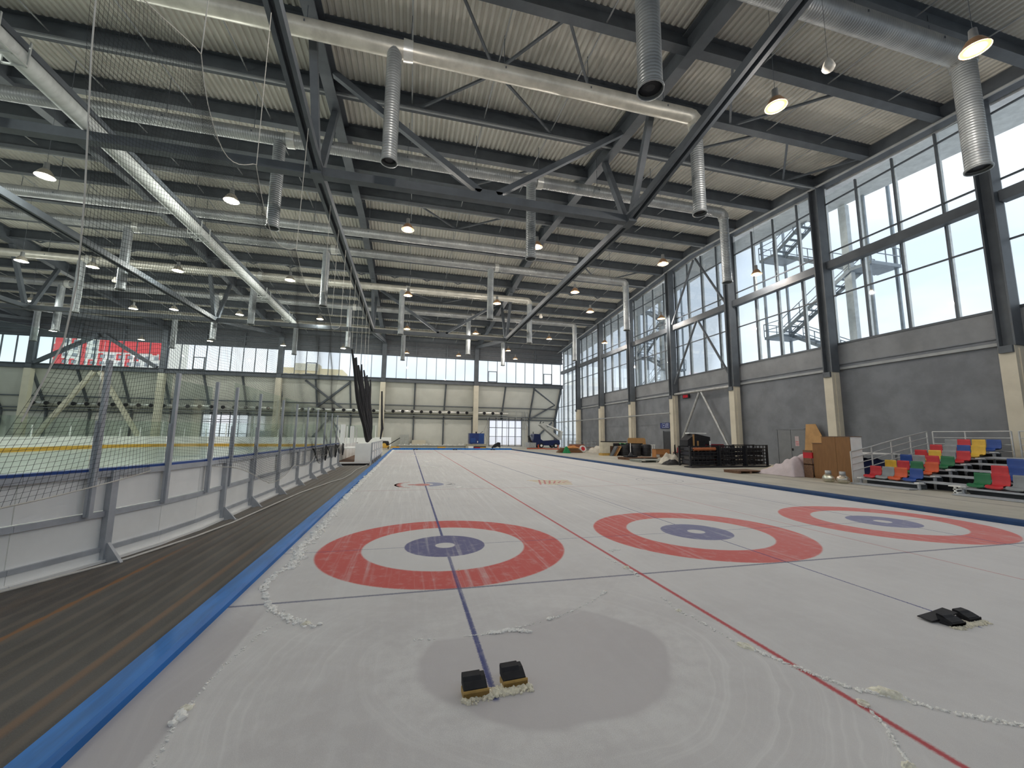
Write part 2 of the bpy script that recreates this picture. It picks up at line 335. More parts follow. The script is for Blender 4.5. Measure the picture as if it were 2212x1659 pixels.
# ================================================================== FAR WALL
panel_m = M('sandwich_panel', (.66, .66, .60), .6, var=.06, scale=.5)
XF = [22.45]+TX+[XL]
wf = MB().box((XL, 57.4, -.4), (23, 57.55, .25)).build('wall_far', panel_m, kind='structure')
def slope_quad(x0, x1, z0, z1, th=.1):
    def Y(z): return 57.4 if z <= 4.2 else 57.4-(z-4.2)*(3.0/5.0)
    return [(x0, Y(z0), z0), (x1, Y(z0), z0), (x1, Y(z0)+th, z0), (x0, Y(z0)+th, z0), (x0, Y(z1), z1), (x1, Y(z1), z1), (x1, Y(z1)+th, z1), (x0, Y(z1)+th, z1)]
GATES = [(11.75, 17.05), (-27.8, -22.3)]
for k in range(6):
    xa, xb = XF[k+1], XF[k]+(.5 if k == 0 else 0)
    for j in range(3):
        x0 = xa+(xb-xa)*j/3; x1 = xa+(xb-xa)*(j+1)/3
        for z0, z1 in ((6.05, 9.2), (4.2, 5.95)):
            MB().hexa(slope_quad(x0+.02, x1-.02, z0, z1)).build('panel', panel_m, wf)
        segs = [(x0+.02, x1-.02)]
        for g0, g1 in GATES:
            ns = []
            for a, bb in segs:
                if a < g0: ns.append((a, min(bb, g0)))
                if bb > g1: ns.append((max(a, g1), bb))
            segs = [q for q in ns if q[1]-q[0] > .05]
        for a, bb in segs: MB().hexa(slope_quad(a, bb, .25, 4.15)).build('panel', panel_m, wf)
        if j > 0 or True:
            m = MB(); m.bar((x0, 57.3-.05, 4.2), (x0, 54.3, 9.2), .2, .28); m.build('post', steel, wf)
            if not any(g0-.1 < x0 < g1+.1 for g0, g1 in GATES): ibox('post', (x0-.1, 57.1, FZ), (x0+.1, 57.35, 4.2), steel, wf)
    for z, y in ((4.2, 57.2), (6.0, 56.15), (4.6, 56.95)):
        ibox('wall_rail', (xa, y-.08, z-.07), (xb, y+.02, z+.07), steel, wf)
    # column, beam, dark upper cladding
    if k > 0:
        ibox('column_base', (xb-.35, YF-.3, FZ), (xb+.35, YF+.3, 9.1), cream, wf); ibox('column', (xb-.3, YF-.3, 9.1), (xb+.3, YF+.3, zr(YF)), steel, wf)
    m = MB(); m.ibeam((xa, YF-.05, 9.15), (xb, YF-.05, 9.15), .5, .55, .05, .04); m.build('beam', steel, wf)
    ibox('sill', (xa, YF, 9.6), (xb, YF+.45, 9.75), steel, wf)
    ibox('cladding', (xa, YF+.15, 13.1), (xb, YF+.3, zr(YF)+.8), M('dark_cladding', (.10, .108, .118), .7), wf)
    for z in (13.2, 13.9, 14.5): ibox('wall_rail', (xa, YF-.1, z-.07), (xb, YF+.1, z+.07), steel, wf)
    for j in (1, 2):
        x = xa+(xb-xa)*j/3; ibox('post', (x-.08, YF-.12, 13.1), (x+.08, YF+.1, 15.0), steel, wf)
    # window band
    t = empty('window_%d' % num, ((xa+xb)/2, YF+.2, 9.75), kind='structure'); num += 1; hw = (xb-xa)/2-.3; n = 9
    for i in range(n): ibox('pane', (-hw+2*hw*i/n, -.012, 0), (-hw+2*hw*(i+1)/n, .012, 3.35), glass, t)
    for i in range(n+1): ibox('mullion', (-hw+2*hw*i/n-.035, -.08, 0), (-hw+2*hw*i/n+.035, .08, 3.35), steel, t)
    for z in (0, 3.35): ibox('transom', (-hw, -.08, z-.05), (hw, .08, z+.05), steel, t)
    if k in (0, 2, 3):
        for i in ((1, 7) if k == 0 else (2,)):
            i_ = i
            xs = -hw+2*hw*i_/n
            m = MB(); s0, s1 = xs+.05, xs+2*hw/n-.05
            for a, c_ in (((s0, -.2, .05), (s0+.1, -.1, 1.7)), ((s1-.1, -.2, .05), (s1, -.1, 1.7)), ((s0, -.2, .05), (s1, -.1, .15)), ((s0, -.2, 1.6), (s1, -.1, 1.7))): m.box(a, c_)
            m.build('vent_sash', steel, t)
# braces on the far wall
MB().bar((22.75, 57.2, 4.2), (22.75, 54.25, 9.2), .28, .3).build('post', steel, wf); ibox('post', (22.6, 57.05, FZ), (22.88, 57.35, 4.2), steel, wf)
def fb(p, q): MB().bar(p, q, .24, .24).build('wall_brace', steel, wf)
for xm, hw in ((-11.8, 2.95),):
    fb((xm-hw, 54.4, 9.0), (xm+hw, 56.8, 4.4)); fb((xm+hw, 54.4, 9.0), (xm-hw, 56.8, 4.4)); fb((xm, 57.2, 4.0), (xm-2.9, 57.2, .2)); fb((xm, 57.2, 4.0), (xm+2.9, 57.2, .2))
fb((18.2, 54.5, 9.1), (22.3, 56.0, 6.7)); fb((22.3, 56.0, 6.7), (18.3, 57.0, 4.3)); fb((18.3, 57.1, .2), (22.2, 57.1, 3.9))
for s in (-1, 1):     # big inclined struts in the hockey bay
    MB().bar((-38.1+s*.3, 53.9, 9.0), (-38.1+s*5.6, 53.9, .3), .42, .42).build('inclined_strut', cream, wf)
    MB().bar((-38.1+s*.3, 53.8, 13.6), (-38.1+s*6.2, 53.8, 9.8), .4, .4).build('inclined_strut', steel, wf)
# jet nozzle air duct along the far wall
for x0, x1, nm in ((-15.9, 14.5, 'running behind the curling hall columns'), (-46, -17.5, 'running behind the hockey rink')):
    t = empty('air_duct', (x0, 56.2, 5.1), label='shiny air duct with black jet nozzles '+nm, cat='duct')
    MB().cyl((0, 0, 0), (x1-x0, 0, 0), .33, n=16).build('duct', M('shiny_duct', (.62, .62, .58), .28, .75, var=.1, scale=2), t)
    me = MB().cyl((0, -.28, 0), (0, -.5, -.04), .2, .24, n=12).mesh('nozzle', black)
    for i in range(int((x1-x0)/1.36)): inst('nozzle', me, t, (.7+1.36*i, 0, .02))
    MB().bar((0, .1, -.55), (x1-x0, .1, -.55), .1, .08).build('support_rail', steel_l, t)
# gates with bright milky sheeting
milky = NB('milky_sheet'); tr = milky.n('ShaderNodeBsdfTranslucent'); tr.inputs[0].default_value = (1.0, .96, .95, 1); tp = milky.n('ShaderNodeBsdfTransparent'); tp.inputs[0].default_value = (.98, .97, .97, 1)
mx = milky.n('ShaderNodeMixShader'); mx.inputs[0].default_value = .6; milky.l(tr.outputs[0], mx.inputs[1]); milky.l(tp.outputs[0], mx.inputs[2]); milky.l(mx.outputs[0], milky.out.inputs['Surface'])
for gi, (g0, g1) in enumerate(GATES):
    t = empty('door_%d' % (gi+1), ((g0+g1)/2, 57.3, FZ), kind='structure'); W = g1-g0; nx = 5; zs = [0, 1.55, 2.95, 4.1, 4.65] if gi == 0 else [0, 1.6, 3.2, 3.5, 4.5]
    for i in range(nx):
        for z0, z1 in zip(zs, zs[1:]): ibox('pane', (-W/2+W*i/nx, -.01, z0), (-W/2+W*(i+1)/nx, .01, z1), milky.m, t)
    for i in range(nx+1): ibox('mullion', (-W/2+W*i/nx-.05, -.1, 0), (-W/2+W*i/nx+.05, -.012, zs[-1]), steel, t)
    for z in zs: ibox('transom', (-W/2, -.09, z-.04), (W/2, -.012, z+.04), steel, t)
# scaffold with plastic sheet at the gate
t = empty('scaffold_frame', (14.4, 56.3, FZ), label='thin white scaffold frame with clear plastic sheet in front of bright gate', cat='scaffold')
for x in (-3.1, -1.6, 0, 1.5, 2.9): MB().cyl((x, 0, 0), (x, 0, 5.6), .035, n=6).build('pole', galv, t)
for z in (2.9, 4.6, 5.5): MB().cyl((-3.1, 0, z), (2.9, 0, z), .03, n=6).build('rail', galv, t)
MB().grid(lambda u, v: (-3.4+.25*math.sin(v*9), -.1+.15*math.sin(u*14+v*5), 4.4*v+.05), 10, 14).build('plastic_sheet', MGLASS('plastic_film', (.85, .85, .85), .12), t)
MB().grid(lambda u, v: (2.3+1.1*u+.1*math.sin(v*9), -.1+.12*math.sin(u*20+v*3), 2.6+2.9*v), 14, 8).build('plastic_sheet', MATS['plastic_film'], t)

# near and left walls (behind and beside the camera): same building, bands of glazing
wn_ = MB().box((XL, YN-.3, -.4), (XR, YN, 7.0)).build('wall_near', concrete, kind='structure')
ibox('cladding', (XL, YN-.3, 13.1), (XR, YN, 16.5), concrete, wn_)
wl = MB().box((XL-.3, YN-.3, -.4), (XL, 57.6, 7.0)).build('wall_left', concrete, kind='structure')
for i in range(1, 13):
    x = XL+(XR-XL)*i/13; ibox('mullion', (x-.15, YN-.3, 7), (x+.15, YN, 13.1), steel, wn_)
for i in range(10): y = YN+(57.6-YN)*i/9; ibox('column', (XL-.3, y-.3, 7), (XL, y+.3, zr(y)+.7), steel, wl)

# ================================================================== CURLING ICE
S_ = 4.5177
def ice_material():
    b = NB('curling_ice'); P, (x, y, z) = b.pos()
    ab = lambda v: b.m_('ABSOLUTE', v)
    mul = lambda p, q: b.m_('MULTIPLY', p, q); sub = lambda p, q: b.m_('SUBTRACT', p, q); add = lambda p, q: b.m_('ADD', p, q)
    fine = b.noise(P, 55, 3, .6); wob = mul(sub(fine, .5), .03)
    k = b.m_('MINIMUM', b.m_('MAXIMUM', b.m_('ROUND', b.m_('DIVIDE', x, S_)), 0.0), 2.0)
    dx = sub(x, mul(k, S_))
    def dist(cy): d = sub(y, cy); return b.m_('SQRT', add(mul(dx, dx), mul(d, d)))
    d = add(b.m_('MINIMUM', dist(0.0), dist(34.9)), wob)
    def band(v, lo, hi, e): return mul(b.step(v, lo-e, lo+e), sub(1.0, b.step(v, hi-e, hi+e)))
    def line(v, wd, e): return sub(1.0, b.step(add(ab(v), wob), wd-e, wd+e))
    # bare ice, frost and streaks
    big = b.noise(P, .55, 5, .6); st1 = b.noise(P, 9, 4, .6, (1, .03, 1)); st2 = b.noise(P, 34, 3, .6, (1, .04, 1)); grain = b.noise(P, 210, 2, .7)
    c = b.mix(b.step(big, .3, .7), (.58, .555, .55), (.68, .66, .65))
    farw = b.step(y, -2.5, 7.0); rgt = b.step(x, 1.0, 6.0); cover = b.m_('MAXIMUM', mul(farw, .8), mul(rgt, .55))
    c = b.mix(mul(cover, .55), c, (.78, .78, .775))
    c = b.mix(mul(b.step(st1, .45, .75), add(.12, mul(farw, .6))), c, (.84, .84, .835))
    c = b.mix(mul(b.step(st2, .5, .75), add(.06, mul(farw, .5))), c, (.46, .46, .48))
    c = b.mix(mul(b.step(grain, .47, .66), .42), c, (.80, .795, .79))
    mid = b.noise(P, 7, 5, .65); c = b.mix(mul(b.step(mid, .42, .7), .30), c, (.74, .73, .72))
    # sweeping arcs scraped round the near end
    def rad(cx, cy, sx=1.0): q = mul(sub(x, cx), sx); r = sub(y, cy); return b.m_('SQRT', add(mul(q, q), mul(r, r)))
    near = sub(1.0, b.step(y, -3.2, -1.6))
    ra = add(rad(.5, -3.35, .85), mul(sub(b.noise(P, 1.4, 2), .5), .22))
    arcn = b.n('ShaderNodeCombineXYZ'); b.l(ra, arcn.inputs[0]); arcs = b.noise(arcn.outputs[0], 16, 4, .65)
    lft = sub(1.0, b.step(x, 1.9, 2.6))
    tl = b.m_('MAXIMUM', -2.95, add(mul(sub(x, .3), .5), -2.93)); trail = b.step(sub(tl, y), -.02, .03)
    c = b.mix(mul(mul(b.step(arcs, .46, .72), mul(b.step(big, .32, .55), .6)), mul(mul(near, lft), b.step(ra, .85, 1.05))), c, (.84, .83, .81))
    c = b.mix(mul(mul(mul(sub(1.0, b.step(add(ra, wob), .80, .86)), near), trail), .62), c, (.53, .50, .505))
    c = b.mix(mul(mul(mul(b.step(ra, .80, .87), sub(1.0, b.step(ra, .92, 1.25))), near), mul(b.step(grain, .42, .6), mul(b.step(mid, .3, .6), .75))), c, (.80, .79, .77))
    ra2 = rad(-.2, -.4, 1.0); arcn2 = b.n('ShaderNodeCombineXYZ'); b.l(ra2, arcn2.inputs[0]); arcs2 = b.noise(arcn2.outputs[0], 22, 4, .6)
    c = b.mix(mul(mul(b.step(arcs2, .5, .7), .3), mul(band(y, -2.9, -1.6, .3), lft)), c, (.74, .73, .71))
    dk = mul(sub(1.0, b.step(add(x, wob), -1.90, -1.86)), sub(1.0, b.step(y, -2.6, -1.6)))     # bare strip by the bumper
    c = b.mix(mul(dk, .7), c, (.47, .44, .45))
    # paint under the ice, partly hidden by frost
    hide = add(add(mul(b.step(st1, .50, .75), .42), mul(b.step(grain, .5, .75), .16)), mul(b.step(mid, .48, .75), .22)); show = sub(.94, hide)
    inside = sub(1.0, b.step(d, 1.80, 1.86))
    c = b.mix(mul(inside, .45), c, (.70, .69, .68))
    redc = b.mix(b.step(x, 1.5, 7.0), (.62, .075, .06), (.70, .19, .175)); blu = b.mix(b.step(x, 1.5, 7.0), (.105, .105, .25), (.24, .25, .40))
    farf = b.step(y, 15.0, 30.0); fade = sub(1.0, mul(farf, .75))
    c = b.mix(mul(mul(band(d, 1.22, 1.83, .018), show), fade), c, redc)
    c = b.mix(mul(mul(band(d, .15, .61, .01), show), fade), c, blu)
    inb = sub(1.0, band(d, -1.0, .61, .01)); blue = (.045, .06, .22)
    nearline = b.step(y, -1.9, -1.7)
    thin = sub(.017, mul(b.step(x, 1.5, 3.0), .010)); thin = add(thin, mul(b.step(y, 5, 15), .008))
    cl = mul(sub(1.0, b.step(add(ab(dx), wob), sub(thin, .004), add(thin, .012))), b.step(y, -3.85, -3.8))
    c = b.mix(mul(mul(cl, inb), mul(show, sub(1.0, mul(b.step(d, .61, 1.9), 0.0)))), c, blue)
    c = b.mix(mul(mul(line(y, .008, .007), inb), .7), c, blue)
    c = b.mix(mul(line(add(y, 1.84), .018, .012), .8), c, (.11, .12, .2))
    c = b.mix(mul(line(sub(y, 6.6), .022, .012), .6), c, (.42, .13, .15))
    c = b.mix(mul(line(sub(y, 28.4), .05, .02), .4), c, (.45, .2, .2))
    redl = (.52, .05, .06)
    for sx, wd, a in ((2.2654, .024, .9), (6.793, .013, .55)):
        c = b.mix(mul(line(sub(x, sx), wd, .016), a), c, redl)
    for sx, y0, y1 in ((4.34, 1.83, 6.5), (4.79, 1.83, 6.5), (8.93, 1.9, 6.5), (9.28, 1.9, 6.5)):
        c = b.mix(mul(mul(line(sub(x, sx), .008, .006), band(y, y0, y1, .05)), .5), c, (.17, .18, .26))
    b.l(c, b.b.inputs['Base Color']); b.b.inputs['Roughness'].default_value = .62; b.b.inputs['Specular IOR Level'].default_value = .12
    hh = add(mul(fine, .6), mul(arcs, .4)); b.bump(hh, .12, .01)
    return b.m
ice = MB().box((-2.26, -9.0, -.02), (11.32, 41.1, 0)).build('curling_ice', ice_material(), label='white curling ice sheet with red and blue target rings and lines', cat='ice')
def disc_arc(m, cx, cy, r0, r1, a0, a1, n=24, sx=1.0, z=.001):
    vs = []
    for i in range(n+1):
        a = a0+(a1-a0)*i/n
        for r in (r0, r1): vs.append((cx+r*math.cos(a)*sx, cy+r*math.sin(a), z))
    m.add(vs, [(2*i, 2*i+1, 2*i+3, 2*i+2) for i in range(n)]); return m
def lens(m, cx, cy, R, off, z=.001, n=24):       # crescent: disc minus shifted disc
    vs = []
    for i in range(n+1):
        a = math.radians(90+180*i/n) if off > 0 else math.radians(-90+180*i/n)
        vs += [(cx+R*math.cos(a), cy+R*math.sin(a), z), (cx+R*math.cos(a)*.45, cy+R*math.sin(a)*.93, z)]
    m.add(vs, [(2*i, 2*i+1, 2*i+3, 2*i+2) for i in range(n)]); return m
fr = M('faded_red', (.56, .22, .20), .6, var=.2, scale=12); fbm = M('faded_blue', (.30, .32, .45), .6, var=.2, scale=12); fg = M('faded_grey', (.46, .46, .48), .6, var=.2, scale=12); fo = M('faded_orange', (.62, .40, .22), .6, var=.2, scale=12); fy_ = M('faded_yellow', (.66, .52, .28), .6, var=.2, scale=12)
m = MB(); disc_arc(m, -.02, 7.95, .93, 1.0, math.radians(120), math.radians(240)); disc_arc(m, -.02, 7.95, .80, 1.0, math.radians(150), math.radians(212)); m.build('emblem_arc', fr, ice)
m = MB(); disc_arc(m, -.10, 7.9, 0, .3, 0, 6.283, sx=.9, z=.0012); disc_arc(m, -.46, 7.95, 0, .13, 0, 6.283, z=.0012); m.add([(-.46, 7.82, .0013), (-.1, 7.72, .0013), (-.1, 7.84, .0013), (-.46, 7.92, .0013)], [(0, 1, 2, 3)]); m.build('emblem_stone', fr, ice)
m = MB(); disc_arc(m, .02, 8.0, .26, .62, math.radians(-80), math.radians(85)); m.build('emblem_crescent', fbm, ice)
m = MB(); disc_arc(m, 0.0, 7.95, 1.0, 1.03, math.radians(-100), math.radians(100)); disc_arc(m, .6, 8.1, .3, .34, math.radians(-60), math.radians(70)); disc_arc(m, .85, 7.9, .0, .14, 0, 6.283); m.build('emblem_outline', fg, ice)
m = MB(); random.seed(3)
for i in range(7): m.bar((3.95+.2*i, 7.3+.1*i, .001), (4.35+.17*i, 8.75-.14*i, .001), .07, .001)
m.build('emblem_lattice', fr, ice); m = MB()
for i in range(8): m.bar((3.85+.05*i, 8.7-.2*i, .0005), (5.45-.05*i, 8.5-.19*i, .0005), .09, .001)
m.build('emblem_lattice', fy_, ice)
m = MB(); disc_arc(m, 9.1, 7.95, .86, .9, 0, 6.283, 40); disc_arc(m, 9.1, 7.95, .62, .65, 0, 6.283, 40); m.build('emblem_circle', fg, ice)
# sheet of frost scraped along the far part
for (x, y, l, a) in [(-.3, 27, .8, .3), (.5, 16, .9, -.5), (.9, 15.2, .7, -.4), (.4, 20, .8, .6), (.35, 27.5, 1.3, -.6), (.95, 6.9, .25, .9)]:
    MB().bar((x, y, .01), (x+l*math.sin(a), y+l*math.cos(a), .01), .12, .02).build('frost_patch', snowm, ice)
# bumpers
bump_m = M('blue_foam', (.008, .16, .52), .5, var=.18, scale=3, sc3=(4, .4, 1))
def bumper(p0, p1, label, wd=.22, h=.10, mt=None):
    m = MB(); a, bb, r, u = m.frame(p0, p1); pr = [(-wd/2, 0), (wd/2, 0), (wd/2, h*.7), (wd/2-.03, h), (-wd/2+.03, h), (-wd/2, h*.7)]
    vs = [q+r*s+u*t for q in (a, bb) for s, t in pr]; n = 6
    m.add(vs, [tuple(range(n))[::-1], tuple(range(n, 2*n))]+[(i, (i+1) % n, n+(i+1) % n, n+i) for i in range(n)])
    return m.build('foam_bumper', mt or bump_m, label=label, cat='bumper', group='blue foam bumpers round the curling ice')
bumper((-2.37, -9, FZ), (-2.37, 40.9, FZ), 'bright blue foam bumper along the ice edge beside the rubber mat')
bumper((11.44, -9, FZ), (11.44, 40.9, FZ), 'blue foam bumper with painted-in shade along the ice edge on the bleacher side', .24, .13, M('blue_foam_shaded', (.010, .052, .155), .55, var=.15, scale=3))  # same blue foam, darker colour stands in for shade on its rink-facing side
bumper((-2.3, 41.2, FZ), (11.4, 41.2, FZ), 'blue foam bumper across the far end of the ice', .24, .2)
for x in (.2, 4.6, 9.0):
    t = empty('far_hack', (x, 40.6, 0), label='tiny black far-end curling hack, %s from the left' % ORD[[.2, 4.6, 9.0].index(x)], cat='hack', group='far hacks')
    for s in (-.15, .15): MB().prism([(-.1, 0), (.1, 0), (.1, .1), (-.1, .05)], 'x', s-.1, s+.1).build('foothold', black, t)

# near hacks
yel = M('hack_wood', (.50, .32, .10), .6, var=.15, scale=12)
fleece = M('dirty_frost', (.88, .82, .66), .95, var=.15, scale=40, bump=.5)
def lumps(m, pts, n, r0, r1, spread, flat=.6, seed=1):
    rnd = random.Random(seed); pts = [Vector((p[0], p[1], 0)) for p in pts]; L = [(pts[i+1]-pts[i]).length for i in range(len(pts)-1)]; T = sum(L)
    bm = bmesh.new(); bmesh.ops.create_icosphere(bm, subdivisions=1, radius=1); V = [v.co.copy() for v in bm.verts]; F = [tuple(v.index for v in f.verts) for f in bm.faces]; bm.free()
    for i in range(n):
        t = rnd.random()*T; k = 0
        while k < len(L)-1 and t > L[k]: t -= L[k]; k += 1
        d = (pts[k+1]-pts[k]).normalized(); q = Vector((-d.y, d.x, 0)); p = pts[k]+d*t+q*rnd.gauss(0, spread)
        r = r0+(r1-r0)*rnd.random()**2.5; sx, sy, sz = [.7+.7*rnd.random() for _ in range(3)]; a = rnd.random()*6.3
        ca, sa = math.cos(a), math.sin(a); vs = []
        for v in V:
            w_ = 1+.35*(rnd.random()-.5); X, Y, Z = v.x*r*sx*w_*1.25, v.y*r*sy*w_*.8, v.z*r*sz*w_*flat
            vs.append((p.x+X*ca-Y*sa, p.y+X*sa+Y*ca, max(0, r*flat*.55+Z)))
        m.add(vs, F, False)
    return m
def hack(loc, rz, label, plates):
    t = empty('curling_hack', loc, rz, label=label, cat='hack', group='curling hacks')
    for s, yo, a in ((-.135, -.02, .05), (.14, .03, .08)):
        f = empty('foothold', (s, yo, 0), a); f.parent = t; f.scale = (.94, .62, .95)
        m = MB(); m.prism([(-.085, .042), (.03, .042), (.09, .05), (.105, .105), (.03, .098), (-.02, .085), (-.085, .062)], 'x', -.085, .078)
        m.prism([(-.02, .08), (.1, .1), (.095, .118), (.02, .11)], 'x', -.085, .045); m.build('rubber_pad', black, f)
        m = MB(); m.box((-.09, -.1, .005), (.09, .06, .042)); m.box((-.09, -.1, .005), (.09, -.086, .056))
        m.build('base_block', yel if plates else black, f)
    m = MB(); lumps(m, [(-.22, -.085), (.24, -.035)], 520, .006, .02, .02, .8, 5); lumps(m, [(-.07, -.06), (.07, -.03)], 160, .006, .02, .02, .9, 6)
    m.build('frost_skirt', fleece, t, kind='stuff'); return t
hack((.01, -3.70, 0), .0, 'pair of black rubber hacks with wooden bases on the near centre line', True)
h2 = hack((4.47, -3.70, 0), -.05, 'black curling hack with a loose rubber flap beside the bleacher-side lane', False)
h2.scale = (1, 1, .75)
MB().prism([(-.3, .02), (-.12, .03), (.02, .09), (.02, .1), (-.14, .06), (-.3, .03)], 'y', .02, .14).build('rubber_flap', black, h2)

# snow ridges
def ridge(pts, n, r0, r1, sp, label, seed):
    m = lumps(MB(), pts, n, r0, r1, sp, .7, seed); return m.build('snow_ridge', snowm, label=label, cat='snow', kind='stuff')
ridge([(-2.15, 40.5), (-2.15, 8), (-2.15, 4.9)], 1900, .025, .06, .035, 'thin snow line along the far part of the blue bumper', 11)
ridge([(-2.13, 4.95), (-2.10, 2.5), (-2.05, .8), (-2.1, .2), (-2.0, -.4), (-2.0, -.75)], 900, .008, .032, .04, 'snow crumbs along the blue bumper left of the nearest rings', 12)
ridge([(-2.05, -.7), (-2.12, -1.0), (-2.1, -1.35), (-2.0, -1.64), (-1.81, -2.03), (-1.64, -2.23), (-1.42, -2.42), (-1.34, -2.47)], 300, .007, .024, .022, 'curved snow ridge curling away from the bumper near the back line', 13)
ridge([(-1.69, -2.31), (-1.78, -2.55), (-1.87, -3.05), (-1.88, -3.4), (-1.88, -3.6), (-1.84, -3.78), (-1.81, -3.95)], 170, .003, .009, .008, 'thin scraped snow line beside the bare ice strip by the bumper', 14)
ridge([(-1.88, -3.42), (-1.89, -3.62)], 22, .012, .026, .012, 'small snow crumbs on the scraped line nearest the bumper', 15)
ridge([(-.51, -2.90), (-.32, -2.94)], 16, .005, .014, .008, 'few snow specks left of the near centre line', 16)
ridge([(-.10, -2.94), (.1, -2.94), (.2, -2.93)], 60, .003, .007, .006, 'faint snow trace crossing the near centre line', 17)
ridge([(.12, -2.94), (.22, -2.93), (.31, -2.92), (.42, -2.96), (.48, -2.99)], 150, .008, .02, .012, 'short wormlike snow clump right of the near centre line', 18)
ridge([(.35, -2.89), (.61, -2.83), (.79, -2.77), (1.03, -2.65), (1.29, -2.50), (1.53, -2.30)], 120, .003, .011, .008, 'thin snow trail slanting towards the red divider line', 19)
ridge([(.7, -2.8), (.74, -2.78)], 8, .01, .02, .008, 'snow lump in the middle of the slanting trail', 20)
ridge([(1.48, -2.35), (1.55, -2.28)], 14, .01, .024, .012, 'snow lump at the upper end of the slanting trail', 21)
ridge([(2.07, -2.55), (2.02, -2.90), (2.07, -3.07), (2.09, -3.38), (2.10, -3.55)], 70, .004, .013, .012, 'sparse snow crumbs left of the red divider line', 22)
ridge([(2.14, -3.65), (2.21, -3.84), (2.28, -4.01), (2.33, -4.14), (2.41, -4.27), (2.57, -4.39), (2.67, -4.50), (2.79, -4.62), (3.05, -4.8)], 520, .004, .013, .012, 'long snow ridge crossing the red divider line in the foreground', 23)
ridge([(2.31, -4.35), (2.29, -4.41), (2.24, -4.51), (2.21, -4.58), (2.06, -4.75), (1.99, -4.84)], 130, .004, .012, .008, 'snow branch running down the red divider line', 24)
ridge([(2.35, -.82), (2.53, -.78)], 26, .008, .02, .02, 'snow crumbs by the divider line between the two nearest rings', 25)
ridge([(2.14, -1.1), (2.17, -1.35), (2.20, -1.62), (2.17, -2.0)], 45, .006, .02, .015, 'snow crumbs on the divider line above the back line', 26)
def clump(x, y, r, sx, rz, label, seed):
    m = MB(); rnd = random.Random(seed)
    def f(u, v):
        a = u*2*math.pi; t = v*math.pi/2; n_ = noise.noise((math.cos(a)*1.6+seed, math.sin(a)*1.6, v*2.2)); rr = r*(1+.55*n_)
        return (math.cos(a)*math.cos(t)*rr*sx, math.sin(a)*math.cos(t)*rr, math.sin(t)*rr*.75)
    m.grid(f, 18, 7, False); o = m.build('snow_clump', M('snow_clump', (.93, .88, .74), .85, var=.1, scale=30, bump=.3), label=label, cat='snow'); o.location = (x, y, 0); o.rotation_euler.z = rz
clump(2.12, -3.62, .032, 2.1, -1.1, 'oblong yellowish snow clump touching the red divider line', 1)
clump(2.56, -4.36, .042, 2.1, -.9, 'largest snow clump on the foreground ridge right of the divider line', 2)
clump(2.29, -4.40, .028, 1.5, -1.0, 'snow clump lying right on the red divider line', 3)
clump(2.20, -1.60, .034, 1.1, .2, 'round snow clump on the divider line at the back line', 4)
clump(1.98, -4.84, .028, 1.3, .2, 'snow clump at the bottom edge left of the divider line', 5)
clump(2.03, -2.9, .022, 1.2, .3, 'small snow clump left of the divider line below the back line', 6)
clump(-1.44, -2.40, .03, 1.2, .5, 'white snow block ending the curved ridge by the bumper', 7)
clump(-1.88, -3.47, .03, 1.4, 1.2, 'white snow clump on the scraped line beside the bumper', 8)
clump(.07, -1.22, .02, 1.1, .2, 'tiny snow clump on the red ring at the centre line', 9)

# ================================================================== RUBBER MAT STRIP AND CABLE
def bdx(y):        # front line of the near hockey boards: straight, then the rounded rink corner
    d = min(max(0.0, 2.3-y), 7.6); return -4.15-(8-math.sqrt(64-d*d))
b = NB('rubber_mat'); P, (x, y, z) = b.pos()
n1 = b.noise(P, 1.2, 4, .6, (1, .3, 1)); g = b.noise(P, 120, 2, .6); stq = b.noise(P, 9, 3, .6, (1, .05, 1))
c = b.mix(b.step(n1, .3, .7), (.075, .068, .060), (.125, .118, .106)); c = b.mix(b.m_('MULTIPLY', b.step(g, .45, .7), .35), c, (.16, .15, .14))
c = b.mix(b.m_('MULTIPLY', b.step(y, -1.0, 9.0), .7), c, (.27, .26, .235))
c = b.mix(b.m_('MULTIPLY', b.step(stq, .5, .75), .4), c, (.16, .115, .08))
wob_ = b.m_('ADD', b.m_('MULTIPLY', x, 33.07), b.m_('MULTIPLY', b.m_('SINE', b.m_('MULTIPLY', y, .8)), .4))
rdg = b.m_('MULTIPLY', b.step(b.m_('SINE', wob_), .1, 1.0), b.m_('MULTIPLY', b.step(n1, .25, .6), .55))
c = b.mix(rdg, c, (.20, .165, .13))
for xo, a in ((-3.79, .8), (-2.78, .35)):
    q = b.m_('ABSOLUTE', b.m_('SUBTRACT', x, xo)); q = b.m_('MULTIPLY', b.m_('SUBTRACT', 1.0, b.step(q, .015, .05)), b.m_('MULTIPLY', b.m_('SUBTRACT', 1.0, b.step(y, -.5, 1.5)), a))
    c = b.mix(q, c, (.30, .14, .05))
b.l(c, b.b.inputs['Base Color']); b.b.inputs['Roughness'].default_value = .75; b.bump(g, .3, .01)
m = MB()
def matp(u, v):
    y = -5.0+22.3*v; x0 = bdx(y)+.02; x = x0+(-2.5-x0)*u
    return (x, y, FZ+.014+.007*math.sin(x/.19*6.283+.4*math.sin(y*.8)))
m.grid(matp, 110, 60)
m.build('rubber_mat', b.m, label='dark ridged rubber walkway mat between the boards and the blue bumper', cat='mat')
MB().tube([(-5.05, -1.6, .01), (-4.62, -.75, .01), (-4.40, -.3, .01), (-4.2, .15, .01), (-3.92, 1.34, .01), (-3.78, 2.4, .01), (-3.70, 3.58, .02), (-3.54, 6.47, .02), (-3.2, 9, .02), (-2.96, 10.16, .02), (-2.9, 12, .02), (-2.96, 14.34, .02), (-2.75, 17.4, .02)], .016, 6).build('cable', M('white_cable', (.62, .60, .55), .5), label='white cable snaking along the rubber mat', cat='cable')

